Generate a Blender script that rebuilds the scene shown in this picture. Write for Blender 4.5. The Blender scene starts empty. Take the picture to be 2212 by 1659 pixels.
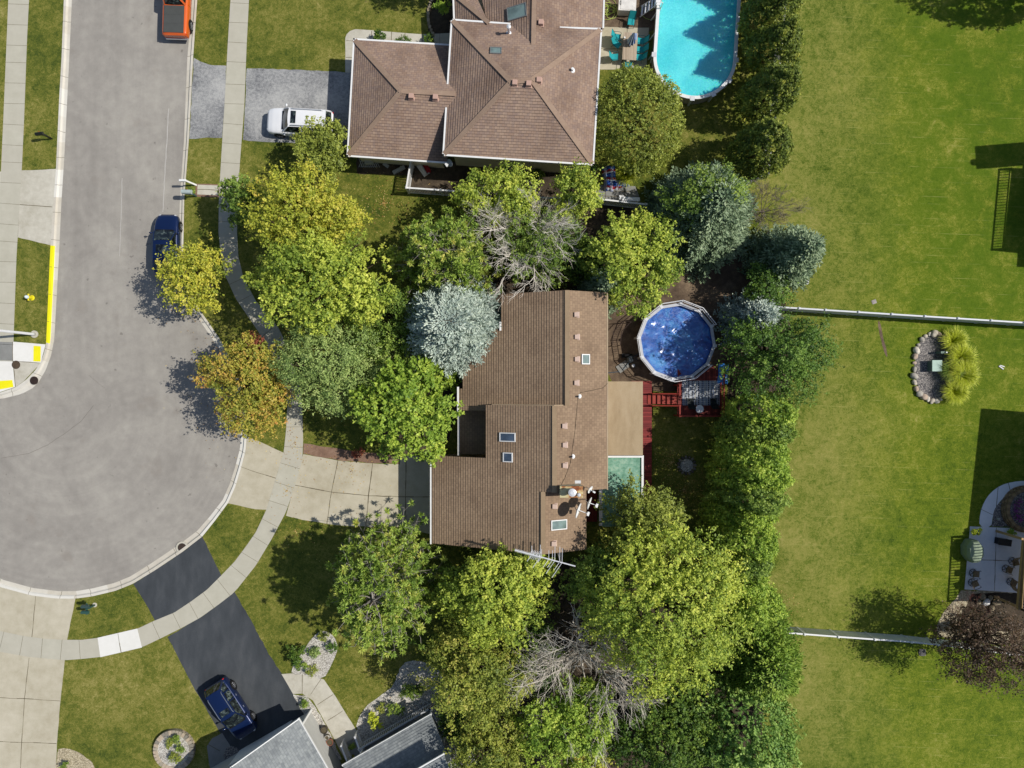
import bpy, math, random
import numpy as np
from mathutils import Vector, Matrix
random.seed(7)
R = math.radians
sc = bpy.context.scene
col = sc.collection
# ---------------------------------------------------------------- camera, sky, sun
S, H, CX, CY = 28.36, 54.0, 1106.0, 829.5      # plan units per metre, camera height
cam = bpy.data.objects.new('camera', bpy.data.cameras.new('camera')); col.objects.link(cam)
cam.location = (0, 0, H); cam.rotation_euler = (0, 0, 0)
cam.data.sensor_width = 36; cam.data.lens = 36*H/78.0
cam.data.clip_start = .5; cam.data.clip_end = 3000
sc.camera = cam
SUN_EL, SUN_X, SUN_Y = R(49), .9964, .085       # sun stands to the right of the picture
w = bpy.data.worlds.new('World'); sc.world = w; w.use_nodes = True
nt = w.node_tree; nt.nodes.clear()
o_ = nt.nodes.new('ShaderNodeOutputWorld'); b_ = nt.nodes.new('ShaderNodeBackground')
s_ = nt.nodes.new('ShaderNodeTexSky'); s_.sky_type = 'NISHITA'; s_.sun_disc = False
s_.sun_elevation = SUN_EL; s_.sun_rotation = math.atan2(SUN_X, SUN_Y)
nt.links.new(s_.outputs[0], b_.inputs[0]); b_.inputs[1].default_value = .09
nt.links.new(b_.outputs[0], o_.inputs[0])
sun = bpy.data.objects.new('sun', bpy.data.lights.new('sun', 'SUN')); col.objects.link(sun)
sun.data.energy = 4.2; sun.data.angle = R(.5); sun.data.color = (1, .955, .88)
sd = Vector((SUN_X*math.cos(SUN_EL), SUN_Y*math.cos(SUN_EL), math.sin(SUN_EL)))
sun.rotation_euler = sd.to_track_quat('Z', 'Y').to_euler(); sun.location = sd*90
sc.view_settings.view_transform = 'Standard'; sc.view_settings.look = 'None'
sc.view_settings.exposure = 0.0; sc.view_settings.gamma = 1
sc.render.engine = 'CYCLES'
# ---------------------------------------------------------------- helpers
def G(x, y, z=0.0): return ((x-CX)/S, (CY-y)/S, z)             # plan point at height z
def A(x, y, z=0.0):                                             # sighted point at height z
    f = (H-z)/H
    return ((x-CX)/S*f, (CY-y)/S*f, z)
K = 1.12
def lin(v):
    v /= 255.0
    return v/12.92 if v <= .04045 else ((v+.055)/1.055)**2.4
def C(r, g, b, k=1.0): return tuple(min(.85, lin(v)/K*k) for v in (r, g, b)) + (1,)
class NT:
    def __init__(s, name):
        s.m = bpy.data.materials.new(name); s.m.use_nodes = True
        s.t = s.m.node_tree; s.b = s.t.nodes['Principled BSDF']; s.out = s.t.nodes['Material Output']
        s.b.inputs['Specular IOR Level'].default_value = .3
    def n(s, k, **kw):
        q = s.t.nodes.new('ShaderNode'+k)
        for a, v in kw.items():
            if a in q.inputs: s.set(q.inputs[a], v)
            else: setattr(q, a, v)
        return q
    def set(s, i, v):
        if isinstance(v, bpy.types.NodeSocket): s.t.links.new(v, i)
        else: i.default_value = v
    def noise(s, sc_, det=3, rough=.55, vec=None, dist=0):
        q = s.n('TexNoise'); q.inputs['Scale'].default_value = sc_; q.inputs['Detail'].default_value = det
        q.inputs['Roughness'].default_value = rough; q.inputs['Distortion'].default_value = dist
        if vec: s.set(q.inputs['Vector'], vec)
        return q.outputs['Fac']
    def ramp(s, f, stops):
        q = s.n('ValToRGB'); s.set(q.inputs[0], f); e = q.color_ramp.elements
        e[0].position, e[0].color = stops[0]; e[1].position, e[1].color = stops[-1]
        for p, c in stops[1:-1]:
            x = e.new(p); x.color = c
        return q.outputs[0]
    def mix(s, f, a, b, mode='MIX'):
        q = s.n('Mix'); q.data_type = 'RGBA'; q.blend_type = mode
        s.set(q.inputs[0], f); s.set(q.inputs[6], a); s.set(q.inputs[7], b); return q.outputs[2]
    def math(s, op, a, b=0.0, c=0.0):
        q = s.n('Math'); q.operation = op
        for i, v in enumerate((a, b, c)): s.set(q.inputs[i], v)
        return q.outputs[0]
    def mapr(s, v, a, b, c=0.0, d=1.0):
        q = s.n('MapRange'); s.set(q.inputs[0], v)
        for i, x in enumerate((a, b, c, d)): q.inputs[i+1].default_value = x
        return q.outputs[0]
    def pos(s): return s.n('NewGeometry').outputs['Position']
    def obj(s): return s.n('TexCoord').outputs['Object']
    def scale(s, v, x, y, z):
        q = s.n('Mapping'); s.set(q.inputs[0], v); q.inputs['Scale'].default_value = (x, y, z); return q.outputs[0]
    def bump(s, h, st=.4, d=.02):
        q = s.n('Bump'); q.inputs['Strength'].default_value = st; q.inputs['Distance'].default_value = d
        s.set(q.inputs['Height'], h); s.set(s.b.inputs['Normal'], q.outputs[0])
    def fin(s, c=None, rough=.8, metal=0.0):
        if c is not None: s.set(s.b.inputs['Base Color'], c)
        s.set(s.b.inputs['Roughness'], rough); s.b.inputs['Metallic'].default_value = metal
        return s.m
_c = {}
def plain(c, rough=.6, metal=0.0, var=.12, sc_=3.0, key=None):
    k = ('p', c, rough, metal, var, sc_)
    if k in _c: return _c[k]
    t = NT('surface'); a = t.obj()
    d = tuple(v*(1-var) for v in c[:3])+(1,); e = tuple(min(.9, v*(1+var)) for v in c[:3])+(1,)
    f = t.noise(sc_, 4, .6, a)
    _c[k] = t.fin(t.ramp(f, [(.3, d), (.7, e)]), rough, metal); return _c[k]
def ground_mat(name, cols, big=.25, mid=2.0, fine=18.0, rough=.9, bump=.3, spots=None, stretch=None):
    t = NT(name); p = t.pos()
    if stretch: p = t.scale(p, *stretch)
    f = t.math('ADD', t.math('MULTIPLY', t.noise(big, 4, .6, p), .45), t.math('ADD', t.math('MULTIPLY', t.noise(mid, 4, .6, p), .3), t.math('MULTIPLY', t.noise(fine, 3, .7, p), .25)))
    c = t.ramp(f, [(.36+.28*i/(len(cols)-1), q) for i, q in enumerate(cols)])
    if spots:
        sv = t.noise(spots[1], 2, .5, p); c = t.mix(t.mapr(sv, spots[2], spots[2]+.04), c, spots[0])
    t.bump(t.noise(fine*1.5, 3, .7, p), bump, .02)
    return t.fin(c, rough)

class MB:
    def __init__(s): s.v = []; s.f = []; s.m = []; s.uv = {}
    def add(s, vs, fs, m=0):
        o = len(s.v); s.v += [tuple(v) for v in vs]
        for f in fs: s.f.append([i+o for i in f]); s.m.append(m)
        return s
    def box(s, c, d, rz=0, m=0, ry=0, rx=0, taper=1.0):
        x, y, z = (q/2 for q in d)
        M = Matrix.Translation(c) @ Matrix.Rotation(rz, 4, 'Z') @ Matrix.Rotation(ry, 4, 'Y') @ Matrix.Rotation(rx, 4, 'X')
        vs = [M @ Vector((a*x*(taper if k > 0 else 1), b*y*(taper if k > 0 else 1), k*z)) for k in (-1, 1) for a, b in ((-1, -1), (1, -1), (1, 1), (-1, 1))]
        return s.add(vs, [(3, 2, 1, 0), (4, 5, 6, 7), (0, 1, 5, 4), (1, 2, 6, 5), (2, 3, 7, 6), (3, 0, 4, 7)], m)
    def bar(s, a, b, wd, hg=None, m=0):
        a, b = Vector(a), Vector(b); d = b-a; L = d.length
        if L < 1e-5: return s
        q = d.to_track_quat('X', 'Z'); hg = hg or wd
        vs = []
        for t in (0, L):
            for yy, zz in ((-1, -1), (1, -1), (1, 1), (-1, 1)): vs.append(a + q @ Vector((t, yy*wd/2, zz*hg/2)))
        return s.add(vs, [(0, 1, 2, 3), (7, 6, 5, 4), (0, 4, 5, 1), (1, 5, 6, 2), (2, 6, 7, 3), (3, 7, 4, 0)], m)
    def lathe(s, c, prof, n=20, m=0, axis=None, cap=True):
        M = Matrix.Translation(c)
        if axis is not None: M = M @ Vector(axis).to_track_quat('Z', 'Y').to_matrix().to_4x4()
        vs = [M @ Vector((r*math.cos(2*math.pi*i/n), r*math.sin(2*math.pi*i/n), z)) for r, z in prof for i in range(n)]
        fs = [(j*n+i, j*n+(i+1) % n, (j+1)*n+(i+1) % n, (j+1)*n+i) for j in range(len(prof)-1) for i in range(n)]
        if cap: fs += [tuple(range(n))[::-1], tuple((len(prof)-1)*n+i for i in range(n))]
        return s.add(vs, fs, m)
    def cyl(s, c, r, h, n=16, m=0, axis=None): return s.lathe(c, [(r, 0), (r, h)], n, m, axis)
    def tube(s, pts, rs, n=5, m=0):
        pts = [Vector(p) for p in pts]
        if not hasattr(rs, '__len__'): rs = [rs]*len(pts)
        vs = []
        for i, p in enumerate(pts):
            d = pts[min(i+1, len(pts)-1)]-pts[max(i-1, 0)]
            if d.length < 1e-6: d = Vector((0, 0, 1))
            q = d.to_track_quat('Z', 'Y')
            for k in range(n): vs.append(p + q @ Vector((rs[i]*math.cos(2*math.pi*k/n), rs[i]*math.sin(2*math.pi*k/n), 0)))
        fs = [(j*n+i, j*n+(i+1) % n, (j+1)*n+(i+1) % n, (j+1)*n+i) for j in range(len(pts)-1) for i in range(n)]
        fs += [tuple(range(n))[::-1], tuple((len(pts)-1)*n+i for i in range(n))]
        return s.add(vs, fs, m)
    def ell(s, c, r, n=14, k=8, m=0, rz=0):
        vs = []; M = Matrix.Translation(c) @ Matrix.Rotation(rz, 4, 'Z')
        for j in range(k+1):
            ph = math.pi*j/k
            for i in range(n):
                th = 2*math.pi*i/n; vs.append(M @ Vector((r[0]*math.sin(ph)*math.cos(th), r[1]*math.sin(ph)*math.sin(th), -r[2]*math.cos(ph))))
        return s.add(vs, [(j*n+i, j*n+(i+1) % n, (j+1)*n+(i+1) % n, (j+1)*n+i) for j in range(k) for i in range(n)], m)
    def prism(s, pts, z0, z1, m=0, bottom=True):
        a = sum(pts[i][0]*pts[(i+1) % len(pts)][1]-pts[(i+1) % len(pts)][0]*pts[i][1] for i in range(len(pts)))
        if a < 0: pts = pts[::-1]
        n = len(pts); vs = [(p[0], p[1], z0) for p in pts]+[(p[0], p[1], z1) for p in pts]
        fs = [tuple(range(n, 2*n))]+[(i, (i+1) % n, n+(i+1) % n, n+i) for i in range(n)]
        if bottom: fs.append(tuple(range(n))[::-1])
        return s.add(vs, fs, m)
    def sheet(s, pts, z, m=0):
        a = sum(pts[i][0]*pts[(i+1) % len(pts)][1]-pts[(i+1) % len(pts)][0]*pts[i][1] for i in range(len(pts)))
        if a < 0: pts = pts[::-1]
        return s.add([(p[0], p[1], z) for p in pts], [tuple(range(len(pts)))], m)
    def grid(s, P, m=0):
        r, c = len(P), len(P[0])
        return s.add([p for q in P for p in q], [(i*c+j, i*c+j+1, (i+1)*c+j+1, (i+1)*c+j) for i in range(r-1) for j in range(c-1)], m)
    def build(s, name, mats, parent=None, smooth=False, loc=None, rz=0, bevel=0, sub=0):
        me = bpy.data.meshes.new(name)
        me.from_pydata(s.v, [], s.f)
        if not isinstance(mats, (list, tuple)): mats = [mats]
        for q in mats: me.materials.append(q)
        me.polygons.foreach_set('material_index', s.m)
        if smooth: me.polygons.foreach_set('use_smooth', [True]*len(s.f))
        if s.uv:
            uvl = me.uv_layers.new(name='UVMap')
            for fi, p in enumerate(me.polygons):
                if fi in s.uv:
                    for k, li in enumerate(p.loop_indices): uvl.data[li].uv = s.uv[fi][k]
        me.update()
        o = bpy.data.objects.new(name, me); col.objects.link(o)
        if parent: o.parent = parent
        if loc: o.location = loc
        if rz: o.rotation_euler = (0, 0, rz)
        if bevel:
            b = o.modifiers.new('bevel', 'BEVEL'); b.width = bevel; b.segments = 2; b.limit_method = 'ANGLE'
        if sub:
            b = o.modifiers.new('sub', 'SUBSURF'); b.levels = sub; b.render_levels = sub
        return o
def build_each(b, name, mats, parent, fn=None, **k):      # one object per loose piece
    par = list(range(len(b.v)))
    def find(i):
        while par[i] != i: par[i] = par[par[i]]; i = par[i]
        return i
    for f in b.f:
        r0 = find(f[0])
        for i in f[1:]: par[find(i)] = r0
    gr = {}
    for fi, f in enumerate(b.f): gr.setdefault(find(f[0]), []).append(fi)
    out = []
    for fl in gr.values():
        q = MB(); mp = {}
        for fi in fl:
            for i in b.f[fi]:
                if i not in mp: mp[i] = len(q.v); q.v.append(b.v[i])
            q.f.append([mp[i] for i in b.f[fi]]); q.m.append(b.m[fi])
        out.append(fn(q, name, mats, parent, **k) if fn else q.build(name, mats, parent, **k))
    return out
def tag(o, label=None, cat=None, group=None, kind=None):
    for k, v in (('label', label), ('category', cat), ('group', group), ('kind', kind)):
        if v: o[k] = v
    return o
def thing(name, label, cat, loc=(0, 0, 0), rz=0, group=None):
    o = bpy.data.objects.new(name, None); col.objects.link(o); o.empty_display_size = .3
    o.location = loc; o.rotation_euler = (0, 0, rz)
    return tag(o, label, cat, group)
def copy_tree(o, parent=None):
    c = o.copy(); col.objects.link(c); c.parent = parent
    for ch in list(o.children): copy_tree(ch, c)
    return c
def resample(pl, n):
    P = np.array(pl, float); d = np.r_[0, np.cumsum(np.hypot(*(np.diff(P, axis=0).T)))]
    t = np.linspace(0, d[-1], n); return np.c_[np.interp(t, d, P[:, 0]), np.interp(t, d, P[:, 1])]
def rough(pts, step=14, amp=.8, closed=True):
    out = []; n = len(pts)
    for i in range(n if closed else n-1):
        a, b = pts[i], pts[(i+1) % n]; L = math.hypot(b[0]-a[0], b[1]-a[1]); k = max(1, int(L/step)); k = min(k, 60)
        for j in range(k):
            t = j/k; g = amp if 0 < j else 0
            out.append((a[0]+(b[0]-a[0])*t+random.uniform(-g, g), a[1]+(b[1]-a[1])*t+random.uniform(-g, g)))
    return out
def smooth_poly(pts, it=2):
    for _ in range(it):
        q = []
        for i in range(len(pts)):
            a, b = pts[i], pts[(i+1) % len(pts)]
            q += [(a[0]*.75+b[0]*.25, a[1]*.75+b[1]*.25), (a[0]*.25+b[0]*.75, a[1]*.25+b[1]*.75)]
        pts = q
    return pts
def gp(pts): return [G(*p)[:2] for p in pts]
# ---------------------------------------------------------------- ground materials
def lawn_mat():
    t = NT('lawn grass'); p = t.pos()
    sx = t.n('SeparateXYZ'); t.set(sx.inputs[0], p); X, Y = sx.outputs[0], sx.outputs[1]
    n1 = t.noise(.11, 5, .62, p, .3); n2 = t.noise(.7, 5, .65, p, .6); n3 = t.noise(7, 4, .75, p, 1.2); n4 = t.noise(30, 2, .8, p)
    n5 = t.noise(2.6, 4, .7, p, .8); n6 = t.noise(14, 3, .85, t.scale(p, 1, 1.8, 1), 1.5)
    f = t.math('ADD', t.math('MULTIPLY', n1, .16), t.math('ADD', t.math('MULTIPLY', n2, .15), t.math('ADD', t.math('MULTIPLY', n5, .17), t.math('ADD', t.math('MULTIPLY', n3, .2), t.math('ADD', t.math('MULTIPLY', n6, .26), t.math('MULTIPLY', n4, .06))))))
    f = t.math('ADD', .5, t.math('MULTIPLY', t.math('SUBTRACT', f, .5), 2.1))
    west = t.ramp(f, [(.34, C(56, 76, 20)), (.44, C(88, 101, 30)), (.52, C(118, 122, 44)), (.61, C(150, 144, 72)), (.72, C(188, 176, 114))])
    east = t.ramp(f, [(.34, C(60, 84, 8)), (.44, C(90, 113, 14)), (.53, C(116, 132, 26)), (.62, C(146, 150, 54)), (.74, C(186, 178, 104))])
    e = t.mapr(t.math('ADD', X, t.math('MULTIPLY', n1, 6.0)), 19, 25)
    c = t.mix(e, west, east)
    # dry straw-coloured strip beside the tree belt, greener towards the far right
    q = t.math('ADD', X, t.math('MULTIPLY', n2, 9.0))
    dry = t.math('MULTIPLY', t.math('MULTIPLY', t.mapr(q, 22, 25), t.mapr(q, 35, 28)), t.mapr(f, .40, .60))
    c = t.mix(t.math('MULTIPLY', dry, .5), c, C(166, 156, 96))
    gr = t.math('MULTIPLY', t.math('MULTIPLY', t.mapr(X, 26, 33), t.mapr(Y, -6, 6)), t.mapr(n2, .62, .45))
    c = t.mix(t.math('MULTIPLY', gr, .6), c, C(88, 118, 6))
    # faint mowing rows
    yy = t.math('FRACT', t.math('DIVIDE', t.math('ADD', Y, t.math('MULTIPLY', X, .035)), .56)); rows = t.math('MULTIPLY', t.mapr(t.math('ABSOLUTE', t.math('SUBTRACT', yy, .5)), .05, .02), t.mapr(t.noise(.9, 3, .6, t.scale(p, .5, 1.5, 1)), .52, .66))
    c = t.mix(t.math('MULTIPLY', t.math('MULTIPLY', rows, e), .4), c, C(190, 186, 110))
    t.bump(t.math('ADD', n6, t.math('MULTIPLY', n4, .8)), .8, .06)
    return t.fin(c, .95)
M = {}
M['lawn'] = lawn_mat()
def road_mat():
    t = NT('aged asphalt'); p = t.pos()
    n1 = t.noise(.16, 4, .6, p, 1.0); n2 = t.noise(1.6, 4, .6, p); n3 = t.noise(45, 2, .8, p)
    tr = t.noise(.9, 3, .6, t.scale(p, 1.0, .06, 1))
    vd = t.n('VectorMath'); vd.operation = 'DISTANCE'; t.set(vd.inputs[0], p); vd.inputs[1].default_value = G(130, 890, -.12); rg_ = t.n('CombineXYZ'); t.set(rg_.inputs[0], vd.outputs['Value']); sxx = t.n('SeparateXYZ'); t.set(sxx.inputs[0], p)
    rn_ = t.noise(1.1, 4, .6, rg_.outputs[0]); inb = t.mapr(sxx.outputs[1], 4, -3); tr = t.math('ADD', t.math('MULTIPLY', tr, t.math('SUBTRACT', 1.0, inb)), t.math('MULTIPLY', rn_, inb))
    f = t.math('ADD', t.math('MULTIPLY', n1, .35), t.math('ADD', t.math('MULTIPLY', n2, .2), t.math('ADD', t.math('MULTIPLY', n3, .3), t.math('MULTIPLY', tr, .2))))
    c = t.ramp(f, [(.40, C(139, 134, 127)), (.52, C(156, 151, 143)), (.64, C(174, 169, 159))])
    sp = t.mapr(t.noise(2.2, 2, .5, p), .72, .76); c = t.mix(t.math('MULTIPLY', sp, .55), c, C(104, 98, 92)); sp2 = t.mapr(t.noise(.42, 3, .6, p), .62, .72); c = t.mix(t.math('MULTIPLY', sp2, .22), c, C(128, 116, 104))
    t.bump(n3, .25, .01); return t.fin(c, .9)
M['road'] = road_mat()
M['conc'] = ground_mat('concrete', [C(176, 170, 152), C(196, 191, 176), C(212, 207, 192)], .5, 3, 30, .85, .15)
M['conc_new'] = ground_mat('new concrete', [C(226, 224, 216), C(238, 236, 230)], .5, 3, 30, .8, .1)
M['conc_tan'] = ground_mat('tan concrete', [C(170, 160, 136), C(190, 182, 160), C(206, 198, 178)], .22, 1.4, 28, .85, .15)
M['conc_grey'] = ground_mat('grey concrete', [C(128, 128, 124), C(150, 150, 146)], .5, 3, 30, .85, .15)
M['apron'] = ground_mat('weathered asphalt', [C(82, 84, 87), C(132, 133, 134), C(168, 168, 166), C(188, 187, 183)], .3, 4.5, 18, .9, .4)
M['blacktop'] = ground_mat('sealed asphalt', [C(56, 60, 64), C(68, 72, 76), C(84, 87, 90)], .3, 1.2, 40, .75, .25, stretch=(1, .35, 1))
M['joint'] = plain(C(110, 102, 82), .95)
M['yellow'] = ground_mat('yellow paint', [C(236, 226, 18), C(250, 240, 30)], .5, 3, 30, .7, .1)
M['mulch'] = ground_mat('mulch', [C(40, 34, 28), C(72, 62, 50), C(108, 94, 76)], .4, 3, 16, .95, .9)
M['dirt'] = ground_mat('bare soil', [C(66, 54, 44), C(104, 88, 72), C(150, 130, 106)], .35, 2.2, 14, .95, .7)
M['brick'] = ground_mat('brick paving', [C(112, 88, 74), C(138, 110, 92), C(156, 130, 112)], .6, 4, 12, .9, .4)
def gravel_mat(name, cols):
    t = NT(name); p = t.pos()
    v = t.n('TexVoronoi'); v.inputs['Scale'].default_value = 16; t.set(v.inputs['Vector'], p)
    bw = t.n('SeparateColor'); t.set(bw.inputs[0], v.outputs['Color'])
    c = t.ramp(bw.outputs[0], [(i/(len(cols)-1), q) for i, q in enumerate(cols)])
    e = t.mapr(v.outputs['Distance'], .5, .95); c = t.mix(e, c, tuple(x*.5 for x in cols[0][:3])+(1,))
    t.bump(t.math('SUBTRACT', 1.0, v.outputs['Distance']), .6, .03); return t.fin(c, .9)
M['gravel_w'] = gravel_mat('white gravel', [C(150, 144, 134), C(200, 195, 185), C(228, 224, 214)])
M['gravel_t'] = gravel_mat('tan gravel', [C(150, 138, 112), C(190, 176, 146), C(212, 200, 172)])
M['gravel_g'] = gravel_mat('grey gravel', [C(84, 82, 82), C(128, 124, 122), C(176, 168, 160)])
# ---------------------------------------------------------------- ground, road, kerbs
E_OUT = [(440, -400), (426, 0), (417, 127), (408, 300), (398, 430), (396, 530), (403, 600), (425, 660), (453, 700), (482, 743), (505, 790), (522, 840), (530, 890), (533, 943), (530, 976), (520, 1013), (508, 1052), (493, 1086), (465, 1124), (437, 1159), (393, 1193), (333, 1233), (287, 1261), (250, 1276), (200, 1288), (163, 1293), (123, 1293), (67, 1286), (0, 1268), (-50, 1246), (-110, 1212), (-180, 1190), (-400, 1180)]
E_IN = [(427, -400), (413, 0), (403, 127), (396, 300), (387, 430), (384, 530), (390, 606), (413, 668), (441, 708), (470, 750), (492, 795), (508, 845), (515, 890), (519, 943), (517, 970), (507, 1008), (495, 1046), (480, 1080), (452, 1116), (424, 1148), (384, 1178), (326, 1217), (280, 1246), (246, 1260), (198, 1272), (162, 1278), (124, 1278), (68, 1271), (6, 1254), (-44, 1232), (-104, 1198), (-178, 1176), (-400, 1166)]
W_OUT = [(138, -400), (138, 0), (133, 127), (128, 213), (121, 365), (115, 443), (109, 540), (100, 743), (93, 770), (78, 798), (57, 820), (33, 837), (0, 848), (-400, 850)]
W_IN = [(153, -400), (153, 0), (147, 133), (143, 213), (137, 333), (130, 443), (125, 553), (115, 733), (108, 768), (96, 800), (76, 834), (45, 851), (0, 862), (-400, 864)]
g = MB()
g.sheet(gp([(440, -12000)]+E_OUT[1:-1]+[(-12000, 1180), (-12000, 12000), (12000, 12000), (12000, -12000)]), 0)
g.sheet(gp([(138, -12000)]+W_OUT[1:-1]+[(-12000, 850), (-12000, -12000)]), 0)
tag(g.build('ground', M['lawn']), kind='structure')
g = MB(); g.sheet(gp([(120, -12000), (450, -12000), (450, 0), (560, 900), (540, 1000), (470, 1180), (200, 1300), (-12000, 1300), (-12000, 840), (80, 700)]), -.12)
tag(g.build('road', M['road']), kind='structure')
def kerb_mat():
    t = NT('kerb concrete'); p = t.pos(); a = t.n('Attribute', attribute_name='tint').outputs['Fac']
    n = t.noise(2.2, 4, .6, p); c = t.mix(n, C(186, 178, 162), C(216, 210, 196)); c = t.mix(t.math('MULTIPLY', a, .7), c, C(232, 230, 222))
    t.bump(t.noise(30, 2, .6, p), .1, .01); return t.fin(c, .85)
M['kerb'] = kerb_mat()
def kerb(out, inn, name, n):
    O, I = resample(out, n), resample(inn, n)
    # pair inner points with the nearest outer point
    prof = [(-.02, -.14), (0, .012), (.34, .012), (.46, -.085), (.56, -.108), (1, -.116), (1, -.14)]
    k = MB(); rows = []
    for i in range(n):
        o = O[i]; d = I-o; j = max(0, min(n-1, int(np.argmin((d**2).sum(1))))); q = I[j]
        rows.append([G(o[0]+(q[0]-o[0])*t, o[1]+(q[1]-o[1])*t, z) for t, z in prof])
    k.grid(rows); ob = k.build(name, M['kerb']); 
    at = ob.data.attributes.new('tint', 'FLOAT', 'FACE'); seg = 0; tint = []
    for i in range(n-1):
        if i % 9 == 0: seg = random.random()**2
        new = out is E_OUT and (938 < O[i][1] < 1095 or 1108 < O[i][1] < 1158 or O[i][0] < 163 and O[i][1] > 1200)
        tint += [1.0 if new and k_ < 3 else seg for k_ in range(len(prof)-1)]
    at.data.foreach_set('value', tint); tag(ob, kind='structure')
    # cross joints
    j = MB()
    for i in range(5, n-1, 9):
        for a, b in zip(rows[i][1:-2], rows[i][2:-1]):
            a2, b2 = Vector(a)+Vector((0, 0, .003)), Vector(b)+Vector((0, 0, .003)); j.bar(a2, b2, .025, .004)
    tag(j.build(name+'_joint', M['joint']), kind='structure')
    return rows
re_ = kerb(E_OUT, E_IN, 'kerb_east', 330); rw_ = kerb(W_OUT, W_IN, 'kerb_west', 260)
y = MB(); yr = []
for r in rw_:
    py = CY-r[1][1]*S
    if 528 < py < 742 and r[1][0]*S+CX > 96: yr.append([Vector(r[1])+Vector((-.01, 0, .004)), Vector(r[2])+Vector((.01, 0, .004)), Vector(r[3])+Vector((.01, 0, .004))])
y.grid(yr); tag(y.build('kerb_yellow_paint', M['yellow']), kind='structure')
def paving(name, pts, mat, z=.008, amp=.9, step=12, joints=(), jw=.035, jmat=None):
    b = MB(); b.sheet(gp(rough(pts, step, amp) if amp else pts), z)
    for L in joints:
        L = rough(L, 16, .5, closed=False)+[L[-1]] if len(L) > 1 else L
        for a, c in zip(L[:-1], L[1:]): 
            wd = jw*random.uniform(.7, 1.5); b.bar(G(*a, z+.003), G(*c, z+.003), wd, .004, m=1)
    return tag(b.build(name, [mat, jmat or M['joint']]), kind='structure')
def walk(name, left, right, n, z, mat, joint_every=1.52, cols=None, start=0.6):
    Lr, Rd = resample(left, n), resample(right, n*4); b = MB(); Rr = []; last = 0
    for i in range(n):
        if i in (0, n-1): last = 0 if i == 0 else n*4-1
        else: last = max(last, int(np.argmin(((Rd-Lr[i])**2).sum(1))))
        Rr.append(Rd[last])
    Rr = np.array(Rr); mid = (Lr+Rr)/2; d = 0; nextj = start; slab = 0; tints = []
    for i in range(n-1):
        b.add([G(*Lr[i], z), G(*Lr[i+1], z), G(*Rr[i+1], z), G(*Rr[i], z)], [(0, 1, 2, 3)]); 
        d += math.hypot(*(mid[i+1]-mid[i]))/S; tints.append(slab)
        if d > nextj: nextj += joint_every; slab = random.random(); b.bar(G(*Lr[i+1], z+.003), G(*Rr[i+1], z+.003), .022, .004, m=1); tints += [0]*6
    ob = b.build(name, [mat, M['joint']]); at = ob.data.attributes.new('tint', 'FLOAT', 'FACE'); at.data.foreach_set('value', tints)
    return tag(ob, kind='structure')
def slab_mat():
    t = NT('pavement slabs'); p = t.pos(); a = t.n('Attribute', attribute_name='tint').outputs['Fac']
    n = t.noise(1.1, 5, .65, p); n2 = t.noise(24, 2, .7, p)
    c = t.mix(n, C(172, 168, 150), C(208, 204, 188)); c = t.mix(t.math('MULTIPLY', a, .35), c, C(190, 184, 170)); c = t.mix(t.math('MULTIPLY', n2, .15), c, C(150, 146, 130))
    t.bump(n2, .12, .01); return t.fin(c, .88)
M['slab'] = slab_mat()
walk('sidewalk_east', [(510, -400), (498, 0), (492, 97), (485, 227), (477, 357), (473, 430), (472, 500), (477, 553), (487, 596), (510, 646), (547, 700), (576, 743), (592, 786), (612, 830), (621, 873), (618, 930), (613, 976), (596, 1033), (576, 1100), (553, 1149), (533, 1178), (507, 1213), (478, 1243), (447, 1274), (413, 1299), (377, 1323), (333, 1341), (297, 1358), (253, 1369), (210, 1378), (177, 1382), (145, 1382), (100, 1380), (53, 1374), (0, 1363), (-300, 1300)],
     [(550, -400), (538, 0), (533, 97), (528, 227), (518, 357), (514, 430), (512, 500), (515, 553), (526, 600), (553, 650), (583, 686), (606, 713), (636, 800), (650, 836), (653, 886), (655, 950), (653, 996), (637, 1050), (618, 1106), (586, 1166), (553, 1221), (507, 1279), (472, 1306), (433, 1334), (393, 1356), (353, 1376), (307, 1398), (263, 1409), (217, 1419), (180, 1423), (140, 1426), (63, 1419), (0, 1408), (-300, 1340)], 420, .016, M['slab'])
walk('sidewalk_west', [(20, -400), (18, 0), (15, 77), (7, 267), (3, 353), (-6, 553), (-12, 700), (-14, 780)], [(66, -400), (63, 0), (59, 77), (52, 267), (48, 353), (36, 553), (30, 720), (28, 780)], 160, .016, M['slab'])
paving('driveway_northwest', [(-120, 372), (-10, 371), (121, 365), (110, 530), (36, 512), (-120, 500)], M['conc'], .008, .4, joints=[[(43, 442), (113, 447)], [(45, 371), (38, 512)]])
paving('corner_ramp', [(28, 738), (99, 744), (88, 784), (28, 780)], M['conc_new'], .02, 0, joints=[[(28, 780), (88, 784)], [(28, 738), (28, 780)]])
paving('corner_landing', [(28, 780.5), (88, 784.5), (52, 823), (34, 836)], M['conc'], .02, 0, joints=[[(29, 782), (34, 836)]])
paving('corner_ramp_lower', [(-60, 779), (27.5, 780.5), (33, 836), (0, 847), (-60, 850)], M['conc_new'], .02, 0)
for q in ([(73, 747), (88.5, 748), (88, 781), (72.5, 780.5)], [(-30, 825), (27, 821), (29.5, 836), (-30, 846)]):
    b = MB(); b.prism(gp(q), .021, .028)
    for i in range(11):
        for j in range(5):
            u, v = (i+.5)/11, (j+.5)/5
            a, bb, c_, d_ = [Vector(G(*k, .029)) for k in q]; pt = (a*(1-v)+bb*v)*(1-u)+(d_*(1-v)+c_*v)*u; b.cyl(pt, .02, .006, 6)
    tag(b.build('tactile_paving', M['yellow']), kind='structure')
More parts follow.
